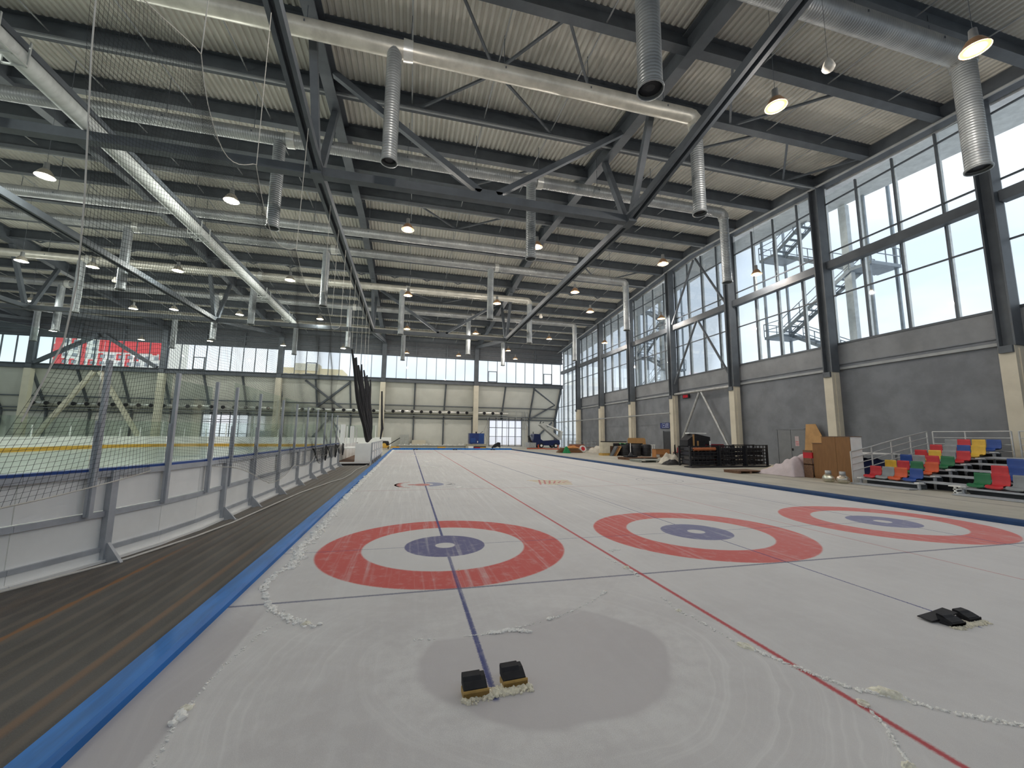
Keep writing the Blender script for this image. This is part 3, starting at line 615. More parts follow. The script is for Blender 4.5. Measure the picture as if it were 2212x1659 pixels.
# ================================================================== HOCKEY RINK
b = NB('hockey_ice'); P, xyz = b.pos(); b.l(b.mix(b.step(b.noise(P, .6, 4), .3, .7), (.55, .60, .54), (.64, .68, .62)), b.b.inputs['Base Color']); b.b.inputs['Roughness'].default_value = .3
poly = [(-30.9, -4.9)]+[(bdx(y)-.06, y) for y in [-4.9+.6*i for i in range(13)]]+[(-4.21, 52.2), (-30.9, 52.2)]
MB().prism(poly, 'z', -.02, 0).build('hockey_ice', b.m, label='pale greenish hockey ice behind the white boards', cat='ice')
bf_m = MB(); bf_m.prism([(0, 0), (.22, 0), (.22, .015), (.015, .26), (0, .26)], 'y', -.02, .02); bf_m.box((0, -.05, 0), (.24, .05, .012)); bf = bf_m.mesh('brace_foot', alu)
rb = empty('rink_boards', (-4.15, 8, FZ), label='near white hockey boards with grey frame along the rubber mat', cat='boards')
kick = M('pvc_white', (.88, .88, .86), .4, var=.03); railb = M('rail_blue', (.02, .07, .28), .4)
POSTY = [-2.6, .12, 2.83, 4.3, 6.35, 8.44, 10.4, 12.45, 14.5, 16.6]
NODES = [-4.6, -3.6, -2.6, -1.7, -.8, .12, 1.0, 1.9, 2.83]+POSTY[3:]
def bp(y, off=0.0, z=0.0):
    dy = .05; t_ = Vector((bdx(y+dy)-bdx(y-dy), 2*dy, 0)).normalized(); n_ = Vector((t_.y, -t_.x, 0)); p_ = Vector((bdx(y), y, z))+n_*off
    return p_-Vector((-4.15, 8, 0)), math.atan2(n_.y, n_.x)
for a, bb in zip(NODES, NODES[1:]):
    def seg(nm, z0, z1, o0, o1, mt, e=.0):
        p0 = bp(a+e, (o0+o1)/2, (z0+z1)/2)[0]; p1 = bp(bb-e, (o0+o1)/2, (z0+z1)/2)[0]; MB().bar(p0, p1, o1-o0, z1-z0).build(nm, mt, rb)
    seg('panel', .68, 1.13, -.06, -.03, white, .004); seg('panel', .21, .60, -.06, -.03, white, .004)
    seg('rail', 1.12, 1.2, -.05, .03, alu); seg('rail', .60, .67, -.05, .01, alu); seg('rail', .15, .21, -.05, .01, alu)
    seg('top_rail', 1.2, 1.235, -.14, .02, railb); seg('kick_plate', .0, .15, -.06, .0, kick); seg('kick_step', .0, .05, .0, .07, kick)
pm = MB().box((-.03, -.045, .02), (.05, .045, 1.2)).mesh('post', alu)
for y in POSTY:
    p_, rz = bp(y); inst('post', pm, rb, p_, rz); p_, rz = bp(y, .05); inst('brace_foot', bf, rb, p_, rz)
gp = [-1.9, -.15, .95, 2.05, 2.95, 4.35, 6.2, 7.7, 9.2, 10.8, 12.4, 13.9, 15.4]
gm = MB(); gm.box((.0, -.025, .64), (.05, .025, 2.65)); gm.box((-.015, -.04, .64), (.02, .04, 1.85)); gm = gm.mesh('glass_post', alu)
for y in gp: p_, rz = bp(y, .02); inst('glass_post', gm, rb, p_, rz)
for (a, bb), h in zip(zip(gp, gp[1:]), [2.9, 2.62, 2.55, 0, 2.75, 2.75, 2.75, 2.75, 2.75, 2.75, 2.75, 2.75]):
    if h: MB().bar(bp(a+.03, -.02, (1.24+h)/2)[0], bp(bb-.03, -.02, (1.24+h)/2)[0], .012, h-1.24).build('glass_pane', acry, rb)
# far boards: curved corner and end
ybar_m = M('kick_yellow', (.72, .43, .07), .5, var=.06)
fbd = empty('rink_boards', (-30.9, 30, FZ), label='far white hockey boards with yellow kick strip curving round the rink corner', cat='boards')
path = [(-30.9, y) for y in range(-8, 44, 4)]+[(-30.9+8*(1-math.cos(a)), 44.2+8*math.sin(a)) for a in [math.pi/2*i/6 for i in range(0, 7)]]+[(x, 52.2) for x in (-20, -17, -14, -11, -8, -5)]
for i, ((ax, ay), (bx, by)) in enumerate(zip(path, path[1:])):
    p0, p1 = Vector((ax+30.9, ay-30, 0)), Vector((bx+30.9, by-30, 0))
    def seg(nm, z0, z1, th, mt, off=0): 
        m = MB(); m.bar(p0+Vector((0, 0, (z0+z1)/2)), p1+Vector((0, 0, (z0+z1)/2)), th, z1-z0); return m.build(nm, mt, fbd)
    seg('panel', .36, 1.16, .06, white); seg('kick_strip', .02, .36, .09, ybar_m); seg('top_rail', 1.16, 1.22, .1, white)
    if i > 8: seg('glass_pane', 1.24, 2.9, .012, acry)
    ibox('glass_post', (p1.x-.04, p1.y-.04, 1.2), (p1.x+.04, p1.y+.04, 2.2 if i % 3 else 2.9), white, fbd)
# bench box between rink and curling sheet
bx = empty('bench_box', (-3.0, 22.5, FZ), label='white panelled bench box on a dark platform at the end of the mat', cat='bench')
ibox('end_panel', (-.45, -4.9, .14), (.38, -4.86, 1.2), white, bx)
for s in (-.45, .38): ibox('leg', (s-.03, -4.93, 0), (s+.03, -4.87, .2), white, bx)
for i in range(6):
    y = -4.8+1.6*i; ibox('side_panel', (.40, y+.04, .30), (.43, y+1.56, 1.22), kick, bx); ibox('post', (.38, y-.03, 0), (.46, y+.03, 1.24), alu, bx)
    ibox('inner_panel', (-1.42, y+.04, .2), (-1.39, y+1.56, 1.1), white, bx); ibox('inner_post', (-1.4, y-.04, .1), (-1.34, y+.04, 2.2), kick, bx)
for z in (.3, .76, 1.22): ibox('rail', (.39, -4.85, z-.03), (.46, 4.8, z+.03), alu, bx)
ibox('platform', (-1.4, -5.1, .1), (.36, 4.8, .19), woodd, bx); ibox('platform_edge', (-1.4, -5.14, .12), (.36, -5.1, .2), kick, bx); ibox('platform_skirt', (-1.3, -5.0, 0), (.3, 4.6, .1), blackm, bx)
for i, y in enumerate((-1.5, 3.0)): ibox('white_pillar', (-1.75, y-.2, .1), (-1.5, y+.2, 2.3), kick, bx)
ibox('bench_seat', (-1.2, -4.7, .9), (-.2, -2.0, .95), white, bx)

# protective net
netm = M('black_netting', (.035, .037, .036), .8, var=.1)
ropem = M('white_rope', (.60, .58, .52), .7)
CORD = [(-2.6, 8.3), (.80, 8.2), (3.42, 7.93), (7.31, 7.65), (11.5, 7.7), (16.0, 7.4), (20.4, 7.1)]
def net_top(y):
    for (a, za), (bb, zb) in zip(CORD, CORD[1:]):
        if a <= y <= bb:
            t = (y-a)/(bb-a); return za+(zb-za)*t-(.75*(1-t)**.5*4*t*(1-t)*1.2+.25*math.sin(math.pi*t))
    return CORD[0][1]
def net_bot(y): return 1.05+.1*math.sin(y*1.3) if y < 2.6 else (1.05-.55*min(1, (y-2.6)/2.2) if y < 5 else .5+.06*(y-5)+.1*math.sin(y*2))
pn = empty('protective_net', (-4.2, 5, 1), label='tall black protective net hanging above the near hockey boards', cat='net')
m = MB(); wdt = .0034; ny0, ny1, cell = -1.12, 16.0, .056
def NP(y, t): 
    z0, z1 = net_bot(y), net_top(y); z = z0+(z1-z0)*t; yy = y
    k = max(0, 1-(y-ny0)/1.6); prof = [(0, -.75), (1.0, -.75), (1.8, -.4), (2.66, -.05), (3.4, 0), (4.5, -.1), (6.6, -.35), (9, -.6)]
    for (za, sa), (zb, sb) in zip(prof, prof[1:]):
        if za <= z <= zb: yy = y+k*(sa+(sb-sa)*(z-za)/(zb-za))
    xo = .36*max(0, min(1, (y-1.5)/1.5))*max(0, min(1, (2.2-z)/1.0))
    return Vector((-4.33+xo+.05*math.sin(y*2.1+z)+.03*math.sin(z*3), yy, z)) - Vector((-4.2, 5, 1))
ny = int((ny1-ny0)/cell); nzr = 118
def ribbon(m, pts, w_, nrm):
    vs = []
    for i, p in enumerate(pts):
        d = (pts[min(i+1, len(pts)-1)]-pts[max(i-1, 0)]).normalized(); s = d.cross(nrm).normalized()*w_/2; vs += [p-s-nrm*w_*.3, p+s-nrm*w_*.3, p+nrm*w_*.5]
    n_ = len(pts); m.add(vs, [(3*i+k, 3*i+(k+1) % 3, 3*i+3+(k+1) % 3, 3*i+3+k) for i in range(n_-1) for k in range(3)])
X1 = Vector((1, 0, 0))
for i in range(ny+1):
    y = ny0+cell*i; ribbon(m, [NP(y, t/12) for t in range(13)], wdt, X1)
for j in range(nzr+1):
    ribbon(m, [NP(ny0+(ny1-ny0)*i/60, j/nzr) for i in range(61)], wdt, X1)
m.build('netting', netm, pn, kind='stuff')
m = MB(); m.tube([NP(ny0+(ny1-ny0)*i/80, 1) for i in range(81)], .008, 5); m.build('top_rope', ropem, pn)
m = MB(); m.tube([NP(ny0+(ny1-ny0)*i/80, 0) for i in range(81)], .008, 5); m.build('bottom_rope', ropem, pn)
m = MB(); m.tube([(-.1, -1.6-5, 8.2-1), (-.12, -1.4-5, 6.0-1), (-.12, -1.2-5, 4.4-1), (-.12, -1.12-5, 3.4-1), (-.12, -1.18-5, 2.66-1), (-.12, -1.53-5, 1.78-1)], .009, 5); m.build('edge_rope', ropem, pn)
for y, z in CORD[1:]+[(13.7, 7.3), (18.2, 7.1), (22.6, 7.1), (25, 7.0), (27.5, 7.0), (30, 7.0)]:
    MB().cyl((-.13+.05*math.sin(y*2.1+z)+.03*math.sin(z*3), y-5, z-1), (-.13, y-5, 11.0), .009, n=5).build('cord', ropem, pn)
gn = empty('gathered_net', (-3.9, 27, 0), label='bunched black netting hanging in folds over the bench box', cat='net')
rnd = random.Random(4)
for i in range(11):
    y0 = 20.3+1.25*i; z0 = 7.0-.03*i-(.3 if i % 2 else 0); pts = []; rs = []
    for k in range(13):
        t = k/12; e = t**1.6; pts.append((-4.3+.5*t+.05*math.sin(i*2+t*9)+3.9, (y0+(28.0+.28*i-y0)*e)-27, z0+(1.12+.02*i-z0)*t)); rs.append(.06+.13*t*(1.15-t*.8)+.03*rnd.random()*t)
    MB().tube(pts, rs, 7).build('net_fold', M('black_net_fold', (.022, .022, .026), .9, var=.5, scale=6, bump=.6, sc3=(8, 8, .6)), gn)
MB().tube([(.55, 8.5, 5.9), (.75, 7.2, 3.2), (.9, 6.0, 2.2), (.85, 5.0, 1.3)], [.08, .1, .12, .06], 7).build('net_fold', MATS['black_net_fold'], gn)
sn = empty('slack_net', (-3.98, 12, .5), label='slack black net drooping in front of the boards before the bench box', cat='net')
for i, (ya, yb, zl) in enumerate(((9.6, 12.2, .55), (12.2, 14.6, .62), (14.6, 16.8, .7))):
    m = MB(); 
    for j in range(9):
        zz = 1.15-.0*j; d = (zz-zl)*(.15+.85*j/8); ribbon(m, [Vector((.02*j*.4, ya+(yb-ya)*k/14-12, zz-d*4*(k/14)*(1-k/14)*(1 if j else .3)-.5)) for k in range(15)], .014, X1)
    for k in range(1, 14): 
        t = k/14; zl_ = 1.15-(1.15-zl)*4*t*(1-t); ribbon(m, [Vector((.02, ya+(yb-ya)*t-12, 1.15-.5)), Vector((.03, ya+(yb-ya)*t-12, zl_-.5))], .014, X1)
    m.build('netting', netm, sn, kind='stuff')
    MB().tube([(0, yb-12, .7), (.04, yb-12-.15, .4), (.05, yb-12-.3, .1)], [.03, .06, .03], 6).build('net_knot', MATS['black_net_fold'], sn)

# ================================================================== ROOF DUCTS
spiral = NB('spiral_duct'); o_ = spiral.obj(); wv = spiral.n('ShaderNodeTexWave', bands_direction='X'); wv.inputs['Scale'].default_value = 3.2; wv.inputs['Distortion'].default_value = .3; spiral.l(o_, wv.inputs['Vector'])
spiral.l(spiral.mix(spiral.step(spiral.noise(o_, 1.3, 4), .3, .7), (.30, .31, .31), (.41, .42, .41)), spiral.b.inputs['Base Color']); spiral.b.inputs['Metallic'].default_value = .45; spiral.b.inputs['Roughness'].default_value = .42; spiral.bump(wv.outputs[1], .35, .03)
spz = NB('spiral_drop'); o_ = spz.obj(); wv = spz.n('ShaderNodeTexWave', bands_direction='Z'); wv.inputs['Scale'].default_value = 3.2; spz.l(o_, wv.inputs['Vector'])
spz.l(spz.mix(spz.step(spz.noise(o_, 1.3, 4), .3, .7), (.27, .29, .30), (.38, .40, .40)), spz.b.inputs['Base Color']); spz.b.inputs['Metallic'].default_value = .5; spz.b.inputs['Roughness'].default_value = .42; spz.bump(wv.outputs[1], .35, .03)
foil = M('foil_wrap', (.58, .56, .49), .38, .35, var=.12, scale=2.2, bump=.25)
DUCTS = [(1.9, 15.05, [17.7, 5.2], 17.7, -3.0, False), (6.6, 15.0, [10.5, -1.62, -13.7, -25.7], 10.5, -46, True), (12.5, 15.0, [17.1, 5.1, -6.84, -18.8, -30.8], 17.1, -46, False), (20.7, 15.0, [], 11.2, -46, False),
         (23.9, 15.0, [17.1, 5.2, -6.9, -18.9, -30.9, -42.5], 17.1, -46, False), (30.9, 15.0, [10.5, -1.7, -13.8, -25.8, -37.8], 10.5, -46, True), (36.9, 14.7, [17.8, 5.3, -7, -19, -31, -43], 17.8, -46, False), (44.3, 14.3, [10.9, -1.7, -13.8, -25.8, -37.8], 10.9, -46, True)]
me_b = {}
for k, (y, z, drops, xe, xs, fo_) in enumerate(DUCTS):
    rd = .29 if k else .36; zb = z-4.3 if k < 7 else 10.7; rdd = .25 if k else .32
    t = empty('ventilation_duct', (xe, y, z), label='round %s roof duct with hanging drops, %s counting from the camera' % ('foil-wrapped' if fo_ else 'spiral steel', ORD[k]), cat='duct', group='roof ducts')
    MB().cyl((xs-xe, 0, 0), (0 if not drops else -.3, 0, 0), rd, n=18).build('main_duct', foil if fo_ else spiral.m, t)
    for q in range(int((xe-xs)/3.36)): MB().box((-1.5-3.36*q-.02, -rd-.02, -.05), (-1.5-3.36*q+.02, rd+.02, .02)).cyl((-1.5-3.36*q, 0, rd), (-1.5-3.36*q, 0, zr(y)+.1-z+.3), .015, n=5).build('hanger', steel, t)
    for j, x in enumerate(drops):
        d = empty('drop', (x-xe, 0, 0)); d.parent = t
        if j == 0:
            m = MB(); m.tube([(-.45, 0, 0), (-.18, 0, -.02), (-.04, 0, -.16), (0, 0, -.4)], rd, 16); m.build('elbow', foil if fo_ else spiral.m, d)
        m = MB(); m.cyl((0, 0, -.1), (0, 0, zb-z), rdd, n=18, cap=False).lathe([(rdd, .0), (rdd+.035, 0), (rdd+.035, .07), (rdd, .07)], 18, (0, 0, zb-z)); m.build('pipe', spz.m, d)
        m = MB(); m.lathe([(0.02, .10), (rdd-.03, .10), (rdd-.03, .12), (0.02, .12)], 18, (0, 0, zb-z)).lathe([(.0, .09), (.12, .09)], 12, (0, 0, zb-z)); m.build('diffuser', blackm, d)
        if j: MB().cyl((.3, 0, 0), (.62, 0, 0), rd+.06, rd+.04, n=18).build('collar', M('collar_metal', (.66, .66, .62), .3, .4), d)

# ================================================================== LAMPS
LZ = 12.45
warm_e = MEMIT('lamp_glow_warm', (1.0, .55, .17), 1.7); cool_e = MEMIT('lamp_glow_pale', (1.0, .93, .66), 2.4)
refl = M('lamp_reflector', (.55, .50, .42), .3, .5); refl_w = M('lamp_reflector_copper', (.50, .30, .17), .3, .5)
def lamp_proto(warm, big=1.0):
    e = warm_e if warm else cool_e; R_ = .33
    hous = MB().lathe([(0, .62), (.09, .62), (.10, .36), (.13, .33), (.13, .30), (0, .30)], 12).mesh('housing', galv)
    sh = MB().lathe([(.12, .32), (.17, .28), (.24, .17), (.30, .05), (R_, 0), (R_-.015, 0), (.285, .05), (.225, .17), (.155, .27), (.11, .30)], 20).mesh('reflector', refl_w if warm else refl)
    bl = MB().lathe([(0, .03), (R_-.035, .025), (R_-.03, .012), (0, .01)], 18).mesh('lens', e)
    bulb = MB().lathe([(0, -.005), (.06, .0), (.1, .02), (.1, .08)], 10).mesh('bulb', MEMIT('bulb_w' if warm else 'bulb_c', (1, .9, .7) if warm else (1, 1, .92), 25.0))
    return hous, sh, bl, bulb
PW, PC = lamp_proto(True), lamp_proto(False)
off_sh = lamp_proto(True)
wire = {}
def lamp(x, y, z, label, warm, group, on=True):
    t = empty('high_bay_lamp', (x, y, z), label=label, cat='lamp', group=group); P_ = PW if warm else PC
    inst('housing', P_[0], t); inst('reflector', P_[1], t)
    if on:
        inst('lens', P_[2], t); inst('bulb', P_[3], t)
        ld = LD[warm]; o = bpy.data.objects.new('lamp_light', ld); col.objects.link(o); o.parent = t; o.location = (0, 0, -.17)
    L = round(zr(y)+.79-z-.62, 2)
    if L not in wire: wire[L] = MB().cyl((0, 0, .6), (0, 0, .6+L), .008, n=4).mesh('cord', steel)
    inst('cord', wire[L], t)
LD = {}
for wq, c_ in ((True, (1.0, .92, .84)), (False, (.96, 1.0, .93))):
    ld = bpy.data.lights.new('lamp_light', 'POINT'); ld.energy = LAMP_W; ld.color = c_; ld.shadow_soft_size = .10; LD[wq] = ld
LAMPS = {'nearest': ([(14.2, 0.0), (10.6, 3.0)], [(-1.1, 3.6), (6.0, 3.6)]), 'second': ([(21.3, 14.5), (14.4, 14.7), (6.1, 14.6), (-1.1, 14.5)], [(-9.1, 13.9), (-16.1, 13.9), (-23.5, 14.0), (-31, 14.0)]),
    'third': ([(21.4, 25.2), (14.3, 25.1), (11.1, 20.9), (6.0, 25.1), (-1.1, 25.1)], [(-9.2, 24.1), (-16.1, 24.3), (-21.3, 25.1), (-25.1, 25.2), (-32, 25)]),
    'fourth': ([(21.0, 35.6), (14.2, 35.6), (5.9, 35.5), (-1.2, 35.6)], [(-9.2, 34.2), (-16.1, 34.7), (-21.2, 34.6), (-24.6, 35.3), (-31.8, 35.3)]),
    'farthest': ([(13.6, 48.3), (11.3, 43.1), (5.6, 48.3), (-1.3, 48.5)], [(-9.1, 47.8), (-16.1, 48.2), (-23.9, 48.0), (-31.6, 49.6), (-38.5, 47.4)])}
for rowname, (wl_, cl_) in LAMPS.items():
    i = 0
    for x, y in wl_: lamp(x, y, LZ, 'glowing orange high-bay lamp, %s from windows in %s lamp row' % (ORD[i], rowname), True, 'high-bay lamps over the curling hall'); i += 1
    if rowname == 'nearest': continue
    for x, y in cl_: lamp(x, y, LZ, 'pale white high-bay lamp, %s from windows in %s lamp row' % (ORD[i], rowname), False, 'high-bay lamps over the hockey side'); i += 1
for x, y, nm in ((-13, 3, 'first'), (-22, 3, 'second'), (-1.1, 2.5, 'third')): lamp(x, y, LZ+.4, 'high-bay lamp above the picture edge on the hockey side, %s' % nm, x > -4, 'lamps overhead')
for x, y, wh in ((10.9, 1.5, 'near the big warm lamp by the windows'), (10.7, 27.9, 'beyond the truss nearest the windows'), (-21.7, 27.9, 'over the hockey side')):
    t = empty('drop_sensor', (x, y, 12.4), label='small pale teardrop pendant sensor hanging unlit '+wh, cat='pendant', group='teardrop pendants')
    MB().lathe([(0, 0), (.13, .02), (.17, .1), (.12, .26), (.03, .42), (0, .44)], 14).build('body', M('pale_plastic', (.66, .62, .54), .5), t); MB().cyl((0, 0, .42), (0, 0, zr(y)+.75-12.4), .006, n=4).build('cord', steel, t)

# ================================================================== BLEACHERS
SEATC = {'red': (.55, .03, .04), 'orange': (.62, .10, .03), 'blue': (.02, .07, .30), 'yellow': (.72, .46, .05), 'green': (.015, .16, .06), 'grey': (.27, .29, .30)}
def seat_mesh(c):
    m = MB(); w2 = .2
    def f(u, v):     # continuous shell: front lip, pan, curved up into the back
        pr = [(0, -.05), (.02, .0), (.14, .015), (.28, .0), (.35, .03), (.385, .12), (.40, .25), (.41, .36), (.425, .37)]
        t = v*(len(pr)-1); i = min(int(t), len(pr)-2); q = t-i; X = pr[i][0]+(pr[i+1][0]-pr[i][0])*q; Z = pr[i][1]+(pr[i+1][1]-pr[i][1])*q
        s = 2*u-1; tap = 1-.10*max(0, v-.75)*4*.5
        return (X-.05*s*s*max(0, v-.5), s*w2*tap, Z+.03*s**4*(1 if v < .6 else 0))
    m.grid(f, 8, 16); o = len(m.v); vs = [(x+.012, y, z-.02) for x, y, z in m.v]; m.add(vs, [f_[::-1] for f_ in m.f[:128]], True)
    m.box((.12, -.03, -.1), (.25, .03, .0))
    return m.mesh('seat', M('seat_'+c, SEATC[c], .42, var=.08, scale=5))
SM = {c: seat_mesh(c) for c in SEATC}
bl = empty('bleacher', (16.3, 3.9, FZ), label='low aluminium bleacher with mixed red orange blue yellow green and grey plastic seats', cat='bleacher')
RZ = [.31, .53, .74, .93, 1.14, 1.36]
SEATS = [[(5.45, 'red'), (5.03, 'grey'), (4.62, 'orange'), (4.15, 'blue'), (2.42, 'green'), (2.0, 'red'), (1.55, 'grey'), (1.12, 'blue')],
    [(5.45, 'yellow'), (5.03, 'red'), (4.6, 'green'), (4.15, 'orange'), (2.4, 'red'), (1.98, 'blue'), (1.55, 'yellow'), (1.1, 'red')],
    [(5.42, 'blue'), (5.0, 'grey'), (4.57, 'red'), (4.13, 'green'), (2.4, 'blue'), (1.95, 'red'), (1.5, 'green')],
    [(5.4, 'red'), (4.95, 'yellow'), (4.52, 'grey'), (4.1, 'red'), (1.9, 'orange')],
    [(5.35, 'red'), (4.92, 'grey'), (4.5, 'blue'), (4.08, 'yellow')],
    [(5.3, 'grey'), (4.9, 'red'), (4.46, 'yellow'), (4.03, 'blue')]]
for r in range(6):
    x = .2+.8*r; z = RZ[r]
    for y, c in SEATS[r]: inst('seat', SM[c], bl, (x+.02, y-3.9, z+.02), label=c+' plastic seat')
    for a, bb in ((3.85, 5.75), (-1.0, 2.72)):
        ibox('seat_plank', (x-.02, a-3.9, z-.14), (x+.3, bb-3.9, z-.09), alu, bl)
        ibox('foot_plank', (x-.5, a-3.9, z-.30), (x-.08, bb-3.9, z-.26), alu, bl); ibox('riser', (x+.33, a-3.9, max(0.01, z-.3)), (x+.36, bb-3.9, z-.12), steel, bl)
        for y in (a+.02, bb-.02):
            ibox('leg', (x-.03, y-3.9-.03, 0), (x+.05, y-3.9+.03, z-.1), alu, bl); ibox('leg_cap', (x-.1, y-3.9-.07, z-.1), (x+.14, y-3.9+.07, z-.06), white, bl)
    if r: ibox('aisle_step', (x-.5, 2.72-3.9, z-.30), (x-.1, 3.85-3.9, z-.24), alu, bl)
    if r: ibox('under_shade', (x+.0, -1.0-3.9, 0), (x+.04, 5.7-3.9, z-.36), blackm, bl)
MB().box((-.05, 2.75-3.9, 0), (0, 2.8-3.9, .26)).box((.4, 2.75-3.9, 0), (.45, 2.8-3.9, .26)).box((-.05, 2.7-3.9, .05), (.45, 2.82-3.9, .08)).box((-.05, 2.7-3.9, .15), (.45, 2.82-3.9, .18)).box((-.1, 2.6-3.9, .25), (.12, 2.9-3.9, .28)).build('step_stand', white, bl)
def rail_run(pts, n, name, posts):
    for k, dz in enumerate((0, -.25, -.5, -.75)): MB().tube([(p[0], p[1], p[2]+dz) for p in pts], .026 if k == 0 else .018, 6).build('rail_bar', galv_w, bl)
    for q in posts: MB().cyl((q[0], q[1], q[3]), (q[0], q[1], q[2]), .026, n=6).build('rail_post', galv_w, bl)
galv_w = M('rail_white', (.60, .61, .60), .4, .2)
ys = 5.95-3.9
rail_run([(.1, ys, 1.22), (1.2, ys, 1.42), (2.3, ys, 1.66), (3.4, ys, 1.88), (4.4, ys, 2.06)], 5, 'side', [(.1, ys, 1.22, 0), (1.2, ys, 1.42, 0), (2.3, ys, 1.66, 0), (3.4, ys, 1.88, 0), (4.4, ys, 2.06, 0)])
rail_run([(4.75, ys, 2.06), (4.75, 3.6-3.9, 2.06)], 3, 'back', [(4.75, ys, 2.06, 0), (4.75, 4.9-3.9, 2.06, 0), (4.75, 3.6-3.9, 2.06, 0)]); rail_run([(4.75, 3.4-3.9, 2.06), (4.75, -1-3.9, 2.06)], 3, 'back', [(4.75, 3.4-3.9, 2.06, 0), (4.75, 1.5-3.9, 2.06, 0)])

# ================================================================== THINGS ALONG THE WINDOW WALL
# wardrobe and bottles
t = empty('wardrobe', (16.5, 6.6, FZ), label='tall brown wardrobe with white side beside the bleacher', cat='wardrobe')
ibox('body', (.03, -.58, 0), (.62, .58, 1.8), white, t); ibox('door', (0, -.58, .02), (.03, -.005, 1.79), brown, t); ibox('door', (0, .005, .02), (.03, .58, 1.79), brown, t); ibox('top_board', (-.01, -.6, 1.8), (.64, .6, 1.82), woodd, t)
t = empty('side_cabinet', (16.75, 7.52, FZ), label='lower brown cabinet between the wardrobe and the draped sheet', cat='cabinet')
ibox('body', (.03, -.3, 0), (.5, .3, 1.5), brown, t); ibox('door', (0, -.29, .1), (.03, .29, 1.49), brown, t); ibox('top_board', (-.01, -.31, 1.5), (.52, .31, 1.53), woodd, t); MB().cyl((-.03, -.2, .6), (-.03, -.2, .9), .015, n=6).build('handle', alu, t)
gb = NB('bottle_glass'); g1 = gb.n('ShaderNodeBsdfGlossy'); g1.inputs['Roughness'].default_value = .08; g1.inputs[0].default_value = (.85, .83, .75, 1); g2 = gb.n('ShaderNodeBsdfTransparent'); g2.inputs[0].default_value = (.8, .8, .74, 1); g3 = gb.n('ShaderNodeMixShader'); g3.inputs[0].default_value = .5
gb.l(g2.outputs[0], g3.inputs[1]); gb.l(g1.outputs[0], g3.inputs[2]); gb.l(g3.outputs[0], gb.out.inputs['Surface'])
for x, y, lb in ((15.8, 6.45, 'left glass lamp dome standing before the wardrobe'), (15.88, 5.95, 'right glass lamp dome standing before the wardrobe')):
    t = empty('glass_dome', (x, y, FZ), label=lb, cat='dome', group='glass domes by the wardrobe')
    MB().lathe([(.13, 0), (.2, .05), (.23, .13), (.2, .22), (.13, .29), (.1, .31)], 18).build('bowl', gb.m, t); MB().lathe([(0, .45), (.1, .45), (.11, .31), (.1, .30), (0, .3)], 14).build('neck', galv, t); MB().lathe([(0, .01), (.13, .0), (.1, .12), (0, .14)], 12).build('liner', M('dome_liner', (.6, .55, .42), .4), t)
# draped pink sheet over a pile
def drape(cx, cy, L, Wd, H, seed, f_h, nu=40, nv=26):
    def f(u, v):
        x = (u-.5)*L; y = (v-.5)*Wd; e = min(1, 6*min(u, 1-u, v, 1-v)); h = f_h(u, v)*H
        return (x, y, max(.01, h*e**.6+e*.09*noise.noise((x*3.3+seed, y*3.3, h*3))+.05*e*noise.noise((x*8, y*8+seed, 1))))
    return MB().grid(f, nu, nv)
t = empty('draped_sheet', (16.9, 9.35, FZ), label='crumpled pinkish sheet draped over boards beside the brown cabinets', cat='sheet')
drape(0, 0, 1.6, 2.2, 1.45, 3, lambda u, v: .10+.9*max(0, (1-v))**1.4*(.6+.4*u)+.10*noise.noise((u*7, v*9, 2))).build('cloth', M('pink_sheet', (.62, .54, .56), .85, var=.07), t)
MB().hexa([(-.5, .3, .01), (-.5, 1.35, .01), (.3, 1.35, .01), (.3, .3, .01), (-.45, .3, .42), (-.45, 1.3, .04), (.3, 1.3, .04), (.3, .3, .42)]).build('leaning_board', M('pale_board', (.66, .58, .40), .6), t)
t = empty('junk_shelf', (17.0, 8.05, FZ), label='small dark red box shelf wedged between sheet and cabinet', cat='shelf')
ibox('side', (-.3, -.2, 0), (-.25, .2, 1.2), woodd, t); ibox('shelf_board', (-.3, -.2, .55), (.3, .2, .6), woodd, t); ibox('red_box', (-.3, -.22, .85), (.1, .2, 1.1), red, t); ibox('back', (.25, -.2, 0), (.3, .2, 1.2), woodd, t)
t = empty('white_table', (19.2, 7.6, FZ), label='white table and dark blue bundle stored behind the bleacher rail', cat='table')
ibox('table_top', (-1.2, -.8, 1.05), (1.2, .8, 1.1), white, t)
for s in (-1.1, 1.1):
    for q in (-.7, .7): ibox('leg', (s-.03, q-.03, 0), (s+.03, q+.03, 1.05), alu, t)
t = MB().grid(lambda u, v: (19.2+(u-.5)*2.0, 7.6+(v-.5)*1.3, FZ+.02+min(1, 8*min(u, 1-u, v, 1-v))*(.8+.15*noise.noise((u*5, v*5, 0)))), 16, 12).build('dark_bundle', M('navy_cloth', (.02, .03, .10), .8), label='dark navy cloth bundle under the white table', cat='bundle')
# plywood sheet leaning on wall by the column
m = MB(); m.prism([(12.35, FZ), (13.2, FZ), (12.9, 2.55), (12.3, 2.55), (11.75, 1.4)], 'x', 22.5, 22.53); m.build('plywood_sheet', wood, label='brown plywood sheet with a cut corner leaning by the wall column', cat='plywood')
